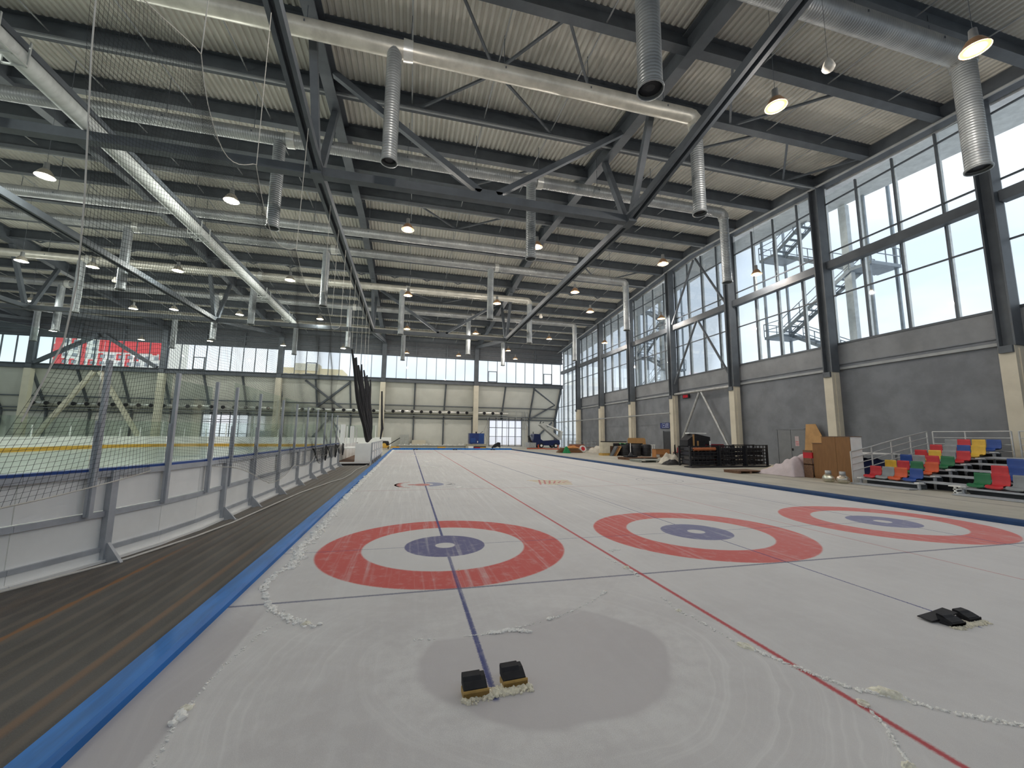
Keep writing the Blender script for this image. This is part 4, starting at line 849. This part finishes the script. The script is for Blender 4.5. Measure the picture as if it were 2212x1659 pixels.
# double door with notice
dm = M('door_grey', (.21, .22, .23), .6, var=.06)
t = empty('door_3', (XR, 14.25, FZ), kind='structure')
for s in (-1, 1): ibox('leaf', (-.06, s*.48-.465, .02), (0, s*.48+.465, 2.26), dm, t)
for s in (-1, 1): ibox('jamb', (-.09, s*.99-.04, 0), (0, s*.99+.04, 2.33), concrete, t)
ibox('lintel', (-.09, -1.02, 2.26), (0, 1.02, 2.33), concrete, t); ibox('handle', (-.1, -.12, .95), (-.06, -.04, 1.1), black, t)
nb = empty('notice', (-.07, -.42, 1.55)); nb.parent = t
ibox('paper', (-.005, -.13, -.3), (.005, .13, .3), M('notice_paper', (.62, .50, .50), .7), nb)
for i in range(6): ibox('print_line', (-.008, -.1, -.25+.095*i), (-.005, .1, -.2+.095*i), M('notice_red', (.50, .15, .15), .7) if i < 3 else M('notice_grey', (.45, .40, .40), .7), nb)
# doorway with blue sign
t = empty('door_4', (XR, 27.1, FZ), kind='structure'); ibox('leaf', (-.08, -.55, 0), (-.01, .55, 2.25), M('door_dark', (.05, .055, .065), .5), t); ibox('jamb', (-.12, .5, 0), (0, .62, 2.3), concrete, t)
sg = empty('pictogram_sign', (XR-.08, 27.3, 2.78), label='dark blue rectangular pictogram sign above the doorway', cat='sign')
ibox('plate', (-.02, -.72, -.26), (.02, .72, .26), M('sign_blue', (.02, .035, .17), .5), sg)
sw = M('sign_white', (.55, .60, .70), .5)
def sign_frame(y0, y1):
    m = MB()
    for a, c_ in (((y0, -.2), (y1, -.17)), ((y0, .17), (y1, .2)), ((y0, -.2), (y0+.03, .2)), ((y1-.03, -.2), (y1, .2))): m.box((-.026, a[0], a[1]), (-.02, c_[0], c_[1]))
    return m
sign_frame(-.12, .42).box((-.026, .1, -.06), (-.02, .2, .06)).build('pictogram', sw, sg); sign_frame(-.62, -.2).box((-.026, -.44, -.12), (-.02, -.38, .05)).box((-.026, -.5, .06), (-.02, -.32, .1)).build('pictogram', sw, sg)
t = empty('scoreboard', (XR-.15, 24.0, 5.25), label='small black box with red digits high on the wall between the braced columns', cat='clock'); ibox('case', (-.05, -.42, -.16), (.05, .42, .16), black, t)
for i in range(3):
    m = MB(); y = .25-.22*i
    for a in (-.1, 0, .1): m.box((-.06, y-.06, a-.012), (-.05, y+.06, a+.012))
    for q in (-.06, .05): m.box((-.06, y+q, -.1), (-.05, y+q+.014, .1))
    m.build('digit', MEMIT('red_digit', (.7, .02, .04), .5), t)

# black racks of frames
def rack(x, y, w_, d, h, label, n):
    t = empty('metal_rack', (x, y, FZ), label=label, cat='rack', group='black metal racks along the wall')
    for sx in (0, w_):
        for sy in (0, d): ibox('upright', (sx-.05, sy-.05, 0), (sx+.05, sy+.05, h), blackm, t)
    for k in range(7):
        z = .12+k*(h-.15)/6
        for sy in (0, d): ibox('rail', (0, sy-.03, z-.025), (w_, sy+.03, z+.025), blackm, t)
    for i in range(1, n): ibox('bar', (w_*i/n-.02, -.02, .1), (w_*i/n+.02, .02, h-.05), blackm, t)
    for k in range(4): ibox('crate', (.15+.1*(k % 2), .12, .14+k*.26), (w_-.2, d-.1, .33+k*.26), M('rack_load_%d' % (k % 3), [(.05, .05, .06), (.10, .09, .09), (.03, .03, .04)][k % 3], .6), t)
    return t
rack(15.6, 14.5, 1.9, 1.0, 1.2, 'black metal rack with orange padding at the left end of the row', 7); rack(17.6, 14.4, 1.7, 1.0, 1.25, 'black metal rack in the middle of the row in front of red crates', 8); rack(19.4, 14.3, 1.55, 1.0, 1.3, 'black metal rack at the right end of the row by the grey doors', 6)
t = empty('red_crate', (17.7, 15.7, FZ), label='dark red crate standing behind the black racks', cat='crate'); ibox('body', (0, 0, 0), (1.35, .8, 1.3), M('dark_red', (.20, .012, .03), .5), t)
for k in range(4): ibox('slat', (-.02, -.03, .9+.1*k), (1.37, 0, .96+.1*k), M('dark_red_slat', (.26, .02, .04), .5), t)
t = empty('orange_roll', (16.6, 14.15, 1.0), label='orange padded roll lying on the left rack', cat='roll'); MB().cyl((-.75, .35, 0), (.75, .35, .02), .1, n=10).build('padding', M('orange_pad', (.45, .14, .05), .6), t)
ibox('black_mat', (15.0, 13.6, FZ), (21.2, 14.3, FZ+.05), black, None, label='long flat black mat under the metal racks', cat='mat')
t = empty('covered_machine', (16.95, 16.1, FZ), label='black cloth covered machine with wooden battens behind the left rack', cat='machine')
MB().prism([(-.6, .9), (-.55, 1.55), (0, 1.95), (1.1, 1.75), (1.1, .9)], 'y', -.4, .4).build('cover', black, t); ibox('base', (-.5, -.4, 0), (1.1, .4, .9), blackm, t)
for x in (-.15, .15, 1.05): ibox('batten', (x-.05, -.45, .6), (x+.05, -.41, 1.9 if x < 0 else 1.5), wood if x < .2 else white, t)
ibox('top_board', (-.2, -.1, 1.95), (1.1, .3, 2.02), white, t)
def pallet(name, x, y, lx, ly, label, mat=woodd, rz=0, h=.13, n=6):
    t = empty(name, (x, y, FZ), rz, label=label, cat='pallet')
    for i in range(n): ibox('plank', (-lx/2, -ly/2+ly*i/n+.01, h-.03), (lx/2, -ly/2+ly*(i+1)/n-.01, h), mat, t)
    for s in (-.45, 0, .45): ibox('runner', (s*lx-.05, -ly/2, 0), (s*lx+.05, ly/2, h-.03), mat, t)
    return t
pallet('wood_pallet', 15.6, 10.6, 1.4, 1.0, 'dark wooden pallet lying alone on the open concrete floor')
pallet('flat_pallet', 16.4, 21.6, 2.6, 1.6, 'flat wooden pallet pile in front of the black barrels', woodd, .1, .18); pallet('flat_boards', 15.9, 19.0, 2.6, 1.6, 'grey and green flat boards stacked in front of the desk', M('grey_board', (.34, .36, .33), .6), -.1, .16, 4)
t = empty('black_plinth', (15.6, 21.4, FZ+.2), label='black trolley base lying on the flat pallet', cat='trolley'); ibox('plate', (-.35, -.3, 0), (.5, .3, .1), blackm, t); MB().cyl((.1, 0, .1), (.1, 0, .35), .2, .06, n=10).build('hub', blackm, t); MB().cyl((.1, 0, .3), (.1, 0, 1.05), .03, n=8).build('handle_post', white, t)
# barrels
def barrel(x, y, label, sl=1.0):
    t = empty('black_barrel', (x, y, FZ), label=label, cat='barrel', group='black barrels')
    MB().lathe([(0, 0), (.38, 0), (.42, .05), (.43, .5), (.44, .95), (.40, 1.02), (.2, 1.05), (0, 1.04)], 18).build('bag', M('black_sack', (.022, .022, .026), .45, var=.4, scale=4, bump=.5), t)
    for z in (.3, .68): MB().lathe([(.43, z), (.455, z+.03), (.43, z+.06)], 18).build('hoop', black, t)
barrel(18.45, 27.1, 'leftmost black barrel sack with a green patch on top'); barrel(19.35, 26.7, 'middle black barrel sack of the three'); barrel(20.3, 26.6, 'rightmost black barrel sack of the three')
t = empty('green_rag', (18.2, 27.0, 1.03), label='green rag on the leftmost barrel', cat='rag'); MB().grid(lambda u, v: ((u-.5)*.6, (v-.5)*.4, .04*math.sin(u*7)+.03*math.cos(v*8)+.03), 8, 6).build('cloth', M('green_cloth', (.03, .30, .12), .8), t)
ibox('tarp_board', (17.6, 27.6, FZ), (20.6, 27.7, 1.1), black, None, label='black board standing behind the barrels', cat='board')
# drywall sheets
t = empty('drywall_stack', (16.95, 28.0, FZ), label='upright cream drywall stack on a yellow wooden foot', cat='drywall')
for i in range(3): ibox('sheet', (-.45+.02*i, -.35+.24*i, .22), (.32, -.2+.24*i, 1.18), M('drywall', (.62, .58, .46), .7), t)
ibox('foot', (-.46, -.36, 0), (.34, .4, .2), M('yellow_wood', (.52, .33, .09), .6), t)
t = empty('white_board', (18.4, 29.2, FZ), label='long white board standing behind the barrels and drywall', cat='board'); ibox('sheet', (-1.3, -.05, 0), (1.4, .05, 1.25), M('drywall', (.62, .58, .46)), t); ibox('trim', (-1.3, -.07, 1.2), (1.4, .07, 1.27), black, t)
t = empty('brick_pallet', (17.75, 28.2, FZ), label='small stack of brown blocks on a pallet beside the drywall', cat='blocks')
for r in range(4):
    for i in range(3): ibox('block', (-.3+.22*i+.05*(r % 2), -.3, .1+.19*r), (-.1+.22*i+.05*(r % 2), .3, .27+.19*r), woodd, t)
ibox('pallet', (-.4, -.35, 0), (.4, .35, .09), woodd, t)
for i, (nm, mt, lb) in enumerate((('leaning_plank', wood, 'light orange plank leaning against the barrels'), ('leaning_board', brown, 'dark brown board leaning left of the orange plank'), ('leaning_sheet', steel, 'grey sheet leaning against the leftmost barrel'))):
    dx = [-.12, -.3, -.46][i]; MB().hexa([(17.45+dx, 26.8, FZ), (17.57+dx, 26.8, FZ), (17.57+dx, 27.3, FZ), (17.45+dx, 27.3, FZ), (17.98+dx, 26.8, .85), (18.1+dx, 26.8, .8), (18.1+dx, 27.3, .8), (17.98+dx, 27.3, .85)]).build(nm, mt, label=lb, cat='board')
m = MB(); m.prism([(-1.05, 0), (1.05, 0), (1.05, 1.5), (.95, 1.62), (-.9, 1.62), (-1.0, 1.5)], 'y', -.02, .02); o = m.build('orange_board', wood, label='large orange plywood board leaning upright behind the barrels', cat='board'); o.location = (20.9, 29.0, FZ); o.rotation_euler = (-.12, 0, .1)
t = empty('white_slat_crate', (21.4, 27.6, FZ), label='white slatted crib frame leaning behind the desk', cat='crate')
for i in range(6): ibox('slat', (-.6+.2*i, 0, .1), (-.54+.2*i, .04, 1.0), white, t)
for z in (.1, .95): ibox('rail', (-.65, -.02, z), (.5, .05, z+.06), white, t)
# desk, chair, bag
t = empty('desk', (20.6, 24.8, FZ), label='orange-brown veneer desk standing by the wall', cat='desk'); vn = M('orange_veneer', (.42, .19, .07), .5)
ibox('top', (-.7, -.3, .66), (.7, .3, .69), brown, t); ibox('side', (-.68, -.28, 0), (-.64, .28, .66), vn, t); ibox('pedestal', (.05, -.29, 0), (.66, .28, .66), vn, t); ibox('front', (-.66, -.27, .25), (.06, -.24, .66), vn, t)
t = empty('red_chair', (21.6, 24.0, FZ), label='dark red chair beside the desk and column', cat='chair'); dr = M('dark_red2', (.28, .02, .03), .6)
ibox('seat', (-.22, -.22, .42), (.22, .22, .47), dr, t); ibox('backrest', (.18, -.22, .47), (.22, .22, .85), dr, t)
for a in (-.2, .2):
    for q in (-.2, .2): ibox('leg', (a-.02, q-.02, 0), (a+.02, q+.02, .42), blackm, t)
def heap(name, x, y, L, Wd, H, mat, label, cat, seed):
    t = drape(0, 0, L, Wd, H, seed, lambda u, v: max(.05, 1-2.6*((u-.5)**2+(v-.5)**2))*(.75+.5*noise.noise((u*4+seed, v*4, seed))), 22, 18).build(name, mat, label=label, cat=cat); t.location = (x, y, FZ); return t
heap('white_sack', 16.2, 17.3, 1.3, 1.1, .75, cloth_w, 'pale tarpaulin heap at the left end of the black racks', 'tarp', 2); heap('black_sack', 15.5, 16.2, 1.2, .9, .35, black, 'black plastic sheet crumpled under the pale tarpaulin', 'plastic', 9)
t = MB().prism([(-.1, 0), (.12, 0), (.0, 1.2), (-.06, 1.15)], 'y', -.03, .03).build('dark_fin', black, label='pointed black scrap standing behind the pale tarpaulin', cat='scrap'); t.location = (18.2, 19.5, FZ)
# plank pile with green bag
t = empty('plank_pile', (15.8, 33.8, FZ), label='pile of dark planks on the floor near the far corner', cat='planks'); rnd = random.Random(9)
for r in range(5):
    for i in range(4): q = MB().box((-1.3+.1*r, -.5+.25*i, .02+.1*r), (1.3-.12*r, -.28+.25*i, .1+.1*r)).build('plank', [woodd, brown, woodd][(r+i) % 3], t); q.rotation_euler.z = rnd.uniform(-.05, .05)
heap('green_sack', 15.1, 32.85, .8, .7, .7, M('green_sack', (.01, .22, .07), .7), 'bright green sack lying against the plank pile', 'sack', 4); o = heap('orange_cloth', 16.2, 33.9, 1.7, .7, .3, M('orange_cloth', (.60, .26, .09), .8), 'orange cloth spread over the plank pile', 'cloth', 5); o.location.z = .45
t = empty('red_disc', (17.55, 34.3, FZ), label='red and white round float leaning by the pale heap', cat='float'); o = MB().tube([(.3*math.cos(a), .12*math.sin(a), .38+.28*math.sin(a)) for a in [i*math.pi*2/18 for i in range(19)]], .1, 8).build('ring', M('float_white', (.7, .68, .66), .5), t); MB().cyl((0, -.05, .38), (0, .05, .34), .27, n=18).build('disc', red, t)
heap('pale_heap', 19.1, 34.0, 2.1, 1.4, .85, cloth_w, 'crumpled pale cloth heap near the far columns', 'cloth', 7); heap('blue_heap', 19.9, 32.9, .9, .7, .35, M('navy_cloth', (.02, .03, .10)), 'dark blue cloth lump beside the pale heap', 'cloth', 8)
t = empty('low_fence', (20.6, 41.5, FZ), label='low metal railing cart with clutter near the far corner', cat='rack')
for i in range(8): MB().cyl((-1.9+.55*i, 0, 0), (-1.9+.55*i, 0, 1.15), .035, n=6).build('post', galv, t)
for z in (.35, .75, 1.1): MB().cyl((-1.9, 0, z), (2.0, 0, z), .03, n=6).build('rail', galv, t)
ibox('tray', (-1.9, -.4, .3), (2, .4, .36), woodd, t); ibox('load', (-1.6, -.3, .36), (.2, .3, .7), M('rust_load', (.30, .12, .07), .7), t)

# ice resurfacer
navy = M('navy_paint', (.012, .022, .085), .35, var=.1)
t = empty('ice_resurfacer', (18.6, 50.5, FZ), label='navy blue ice resurfacer with raised white conveyor arm', cat='vehicle')
MB().prism([(-1.4, .35), (2.0, .35), (2.2, .6), (2.1, 1.15), (-.35, 1.0), (-.75, 1.25), (-.8, 1.95), (-1.75, 2.0), (-1.85, .9), (-1.75, .35)], 'y', -.85, .85).build('body', navy, t)
wl_m = MB().cyl((0, -.14, 0), (0, .14, 0), .34, n=18).mesh('wheel', black); rim = MB().cyl((0, -.16, 0), (0, .0, 0), .17, n=12).mesh('rim', white)
for x in (-.7, 1.5):
    for y in (-.85, .85): q = inst('wheel', wl_m, t, (x, y, .34)); inst('rim', rim, q)
MB().hexa([(2.1, -.55, 1.1), (2.4, -.55, 1.35), (2.4, .55, 1.35), (2.1, .55, 1.1), (-.75, -.55, 3.3), (-.45, -.55, 3.65), (-.45, .55, 3.65), (-.75, .55, 3.3)]).build('conveyor', M('conveyor_grey', (.52, .53, .50), .5), t)
MB().bar((2.4, 0, 1.2), (2.6, 0, 2.4), .9, .4).build('lift_tower', M('conveyor_grey', (.52, .53, .50)), t); MB().bar((2.7, 0, 2.35), (.3, 0, 3.35), 1.0, .12).build('cover_plate', white, t)
MB().cyl((-.7, -.3, 3.5), (-.55, -.3, 3.85), .06, n=6).build('hook', black, t); MB().cyl((-.2, .3, 3.5), (.1, .3, 3.75), .06, n=6).build('hook', black, t)
ibox('conditioner', (-2.5, -1.0, .08), (-1.5, 1.0, .75), galv, t); MB().prism([(-2.1, .8), (-1.85, .8), (-2.05, 1.2), (-2.25, 1.75), (-2.4, 1.7), (-2.3, 1.2)], 'y', -.25, .25).build('driver_seat', black, t); MB().tube([(-1.75, 0, 1.5), (-1.95, 0, 1.75)], .03, 6).lathe([(.2, 0), (.22, .02), (.2, .04)], 14, (-1.97, 0, 1.75)).build('steering_wheel', black, t)
MB().cyl((-1.55, .3, 2.0), (-1.55, .3, 2.3), .06, n=8).build('beacon', black, t)
# blue machine on a cart at the far edge
t = empty('blue_machine', (7.6, 44.6, FZ), label='blue boxed ice machine on a wheeled platform at the far end of the ice', cat='machine')
ibox('platform', (-1.15, -.7, .35), (1.25, .7, .6), M('platform_beige', (.40, .37, .28), .6), t); ibox('undercarriage', (-.75, -.72, 0), (1.2, .6, .34), black, t)
bl_m = M('machine_blue', (.012, .035, .17), .4); bl2 = M('machine_blue_light', (.015, .06, .24), .4)
ibox('housing', (-.85, -.55, .65), (.3, .55, 1.95), bl_m, t); ibox('housing', (.3, -.55, .65), (.98, .55, 1.95), bl2, t); ibox('door_panel', (-.75, -.58, .8), (-.1, -.55, 1.35), bl2, t); ibox('white_mark', (.1, -.58, .8), (.2, -.56, 1.0), white, t)
MB().cyl((.0, -.3, 1.95), (.0, -.3, 2.15), .1, n=10).build('cap', black, t); MB().cyl((.5, -.3, 1.95), (.85, -.3, 2.2), .03, n=6).build('lever', black, t); MB().cyl((-1.05, -.6, .6), (-1.05, -.6, 1.95), .03, n=6).build('side_post', galv, t); MB().cyl((-.95, -.6, 1.95), (-1.05, -.6, 1.95), .03, n=6).build('side_post', galv, t)
for x in (-.7, .8): MB().cyl((x, -.75, .15), (x, -.6, .15), .15, n=12).build('caster', black, t)
ibox('white_bin', (6.55, 43.4, FZ), (7.15, 43.8, .35), kick, None, label='small white bin in front of the blue machine platform', cat='bin')
for i, (x, c_, lb) in enumerate(((7.6, 'red_plastic', 'red'), (8.3, 'kick_yellow', 'yellow'))): ibox('foam_block', (x-.35, 43.2, FZ), (x+.35, 43.5, .22), MATS[c_], None, label='%s foam block before the blue machine platform' % lb, cat='block')
# yellow and black cutter by the far left corner
t = empty('ice_edger', (-3.3, 44.3, FZ), label='yellow and black ice edger machine with long handle at the far corner', cat='machine')
ibox('deck', (-.5, -.4, .12), (.5, .4, .4), M('kick_yellow', (.72, .43, .07)), t); MB().lathe([(0, .95), (.4, .92), (.5, .7), (.45, .4), (0, .4)], 14).build('engine', black, t)
for s in (-.42, .42): MB().cyl((s-.05, -.42, .15), (s+.05, -.42, .15), .15, n=12).build('wheel', black, t)
MB().cyl((.45, 0, .5), (1.7, 0, 1.3), .05, n=6).build('handle', black, t); MB().cyl((-.05, -.42, .45), (-.05, -.5, .45), .25, n=14).build('wheel_cover', MATS['kick_yellow'], t)
for i, (x, y, lb) in enumerate(((-2.0, 42.1, 'yellow foam pads beside the ice edger'), (3.2, 41.9, 'yellow foam pad on the far bumper'))): t = empty('foam_pad', (x, y, FZ), label=lb, cat='pad'); ibox('pad', (-.5, -.2, .2), (.4, .2, .35), MATS['kick_yellow'], t); ibox('pad', (-.3, -.3, 0), (.6, .3, .2), fr, t)
# low white benches / pipes along the far end and clutter
t = empty('far_bench', (2.2, 45.2, FZ), label='long low white ledge with clutter beyond the far bumper', cat='ledge'); ibox('ledge', (-4.2, -.3, .35), (4.2, .3, .45), M('ledge_white', (.62, .62, .56), .6), t); ibox('front', (-4.2, -.28, 0), (4.2, -.22, .35), M('ledge_grey', (.42, .43, .38), .6), t); ibox('dark_gap', (-4.2, -.31, .3), (4.2, -.28, .36), black, t)
rnd = random.Random(5)
heapm = M('plastic_sheet_heap', (.70, .69, .64), .7)
t = lumps(MB(), [(-1.8, 45.2), (6.2, 45.2)], 70, .05, .16, .12, .8, 31).build('plastic_scraps', heapm, label='white crumpled plastic scraps lying on the far ledge', cat='plastic', kind='stuff'); t.location.z = .42
t = lumps(MB(), [(9.0, 46.5), (12.2, 47.5)], 60, .06, .2, .35, .7, 32).build('plastic_scraps', heapm, label='white crumpled plastic scraps on the floor right of the blue machine', cat='plastic', kind='stuff')
for x, y, wd, h, lb, mt in ((-1.2, 56.4, 1.3, 1.7, 'pale grey cabinet by the far wall left of the posts', M('cab_grey', (.45, .46, .43), .5)), (-4.0, 52.5, 2.2, 1.3, 'white cupboard behind the ice edger', white), (.9, 56.5, 2.0, .9, 'low cream box by the far wall', cream)):
    t = empty('cabinet', (x, y, FZ), label=lb, cat='cabinet'); ibox('body', (-wd/2, -.3, .05), (wd/2, .3, h), mt, t); ibox('door', (-wd/2+.04, -.33, .1), (-.02, -.3, h-.05), mt, t); ibox('door', (.02, -.33, .1), (wd/2-.04, -.3, h-.05), mt, t); ibox('plinth', (-wd/2+.05, -.28, 0), (wd/2-.05, .28, .05), black, t)
t = MB().prism([(-.6, 0), (.6, 0), (.6, .75), (.35, .8), (-.2, .5)], 'y', -.3, .3).build('black_tarp', black, label='black covered lump at the left foot of the bright gate', cat='tarp'); t.location = (10.8, 47.6, FZ)
for i, (x, y, r) in enumerate(((15.5, 44.5, .2), (17.6, 43.0, -.3))): t = empty('barrier_base', (x, y, FZ), r, label='orange barrier foot on the floor %s the resurfacer' % ('left of' if i == 0 else 'in front of'), cat='barrier'); ibox('bar', (-1.3, -.1, .02), (1.3, .1, .14), M('orange_barrier', (.50, .10, .05), .6), t); ibox('upright', (.3, -.05, .14), (.42, .05, .6), MATS['orange_barrier'], t)

# ================================================================== OUTSIDE
out_st = M('stair_steel', (.30, .34, .38), .5, .2)
def ext_stair(y0, y1, x, levels, first_left, label):
    t = empty('outside_stair', (x, (y0+y1)/2, -.5), label=label, cat='stairs', group='outside fire stairs'); oy = (y0+y1)/2
    ends = [y1, y0]
    for yy in (y0-.2, y1+.2):
        for xx in (-1.0, 1.2): ibox('stair_post', (xx-.07, yy-oy-.07, 0), (xx+.07, yy-oy+.07, levels[-1]+1.5), out_st, t)
    for k, (za, zb) in enumerate(zip(levels, levels[1:])):
        left = (k % 2 == 0) == first_left
        ya, yb = (y1-.9, y0+.9) if left else (y0+.9, y1-.9); xx = -.55 if left else .6
        m = MB()
        for s in (-.5, .5): m.bar((xx+s, ya-oy, za+.4), (xx+s, yb-oy, zb+.4), .06, .24)
        n = 11
        for i in range(n): q = (i+.5)/n; m.box((xx-.5, ya-oy+(yb-ya)*q-.13, za+.5+(zb-za)*q-.03), (xx+.5, ya-oy+(yb-ya)*q+.13, za+.5+(zb-za)*q+.0))
        m.build('stair_flight', out_st, t); m = MB()
        for s in (-.55, .55):
            for dz in (.7, 1.35): m.cyl((xx+s, ya-oy, za+dz), (xx+s, yb-oy, zb+dz), .03, n=5)
            for i in range(4): q = i/3; m.cyl((xx+s, ya-oy+(yb-ya)*q, za+.4+(zb-za)*q), (xx+s, ya-oy+(yb-ya)*q, za+1.35+(zb-za)*q), .03, n=5)
        m.build('handrail', out_st, t)
        ye = yb; d = -1 if left else 1
        MB().box((-1.1, min(ye, ye+1.3*d)-oy, zb+.3), (1.3, max(ye, ye+1.3*d)-oy, zb+.5)).build('landing', out_st, t); m = MB()
        for dz in (1.0, 1.5):
            m.cyl((-1.1, ye+1.3*d-oy, zb+dz), (1.3, ye+1.3*d-oy, zb+dz), .03, n=5); m.cyl((-1.1, ye-oy, zb+dz), (-1.1, ye+1.3*d-oy, zb+dz), .03, n=5)
        for q in (-1.1, .1, 1.3): m.cyl((q, ye+1.3*d-oy, zb+.5), (q, ye+1.3*d-oy, zb+1.5), .03, n=5)
        m.build('landing_rail', out_st, t)
ext_stair(11.0, 18.0, 26.8, [.5, 3.5, 6.3, 9.4, 12.3, 15.6, 18.3], False, 'outside steel fire stair zigzagging beyond the nearest full window bays')
ext_stair(31.2, 37.6, 26.8, [.5, 3.5, 6.3, 9.0, 11.4, 14.2, 17.2], True, 'outside steel fire stair seen through the farther window bays')
pw = M('outer_pillar', (.62, .66, .68), .6)
for i, (y, x) in enumerate(((12.1, 26.0), (31.9, 26.0), (36.5, 26.0))): MB().box((x-.16, y-.22, -.5), (x+.16, y+.22, 16.6)).build('outer_pillar', pw, label='pale outside pillar holding the roof overhang, %s from the camera' % ORD[i], cat='pillar', group='outside pillars')
def apartment(x, y, wd, h, d, label, wall, accent, cols, fl, z0, z1, acc, bands=()):
    t = empty('apartment_block', (x, y, -.5), label=label, cat='building'); wm = M('apt_glass', (.30, .32, .33), .4)
    ibox('wall', (0, 0, 0), (wd, d, h), wall, t); cw = wd/cols
    for a, bb in bands: ibox('colour_band', a, bb, accent, t)
    rr = random.Random(5); z = z0
    while z < z1:
        for c_ in range(cols):
            X = cw*(c_+.5); ibox('window', (X-cw*.24, -.12, z+fl*.25), (X+cw*.24, .02, z+fl*.75), wm, t)
            if rr.random() < acc: ibox('accent_panel', (X-cw*.5, -.1, z), (X-cw*.0, .02, z+fl*.95), accent, t)
        z += fl
apr = M('apt_red', (.75, .09, .09), .7)
apartment(-120.6, 165, 32, 48, 18, 'red and white patterned apartment block seen through the left far windows', M('apt_white', (.86, .83, .74), .8), apr, 12, 2.4, 20, 33, .3, [((13.5, -.4, 30.1), (32.4, 0, 36)), ((1.0, -.3, 0), (3.0, 0, 48)), ((8.2, -.3, 0), (9.6, 0, 48)), ((31.6, -.3, 28), (33.2, 2, 36))])
apartment(-58, 190, 27, 31.2, 16, 'beige apartment block low in the middle far windows', M('apt_beige', (.80, .67, .42), .8), M('apt_cream', (.78, .72, .55), .8), 11, 2.6, 24, 29, .2, [((7, -.5, 30), (17, 6, 33.2))])
apartment(60, 120, 26, 9, 12, 'small brick building outside the corner glazing', M('apt_brick', (.45, .25, .15), .8), M('apt_cream', (.75, .68, .5)), 5, 3, 1, 8, .2)
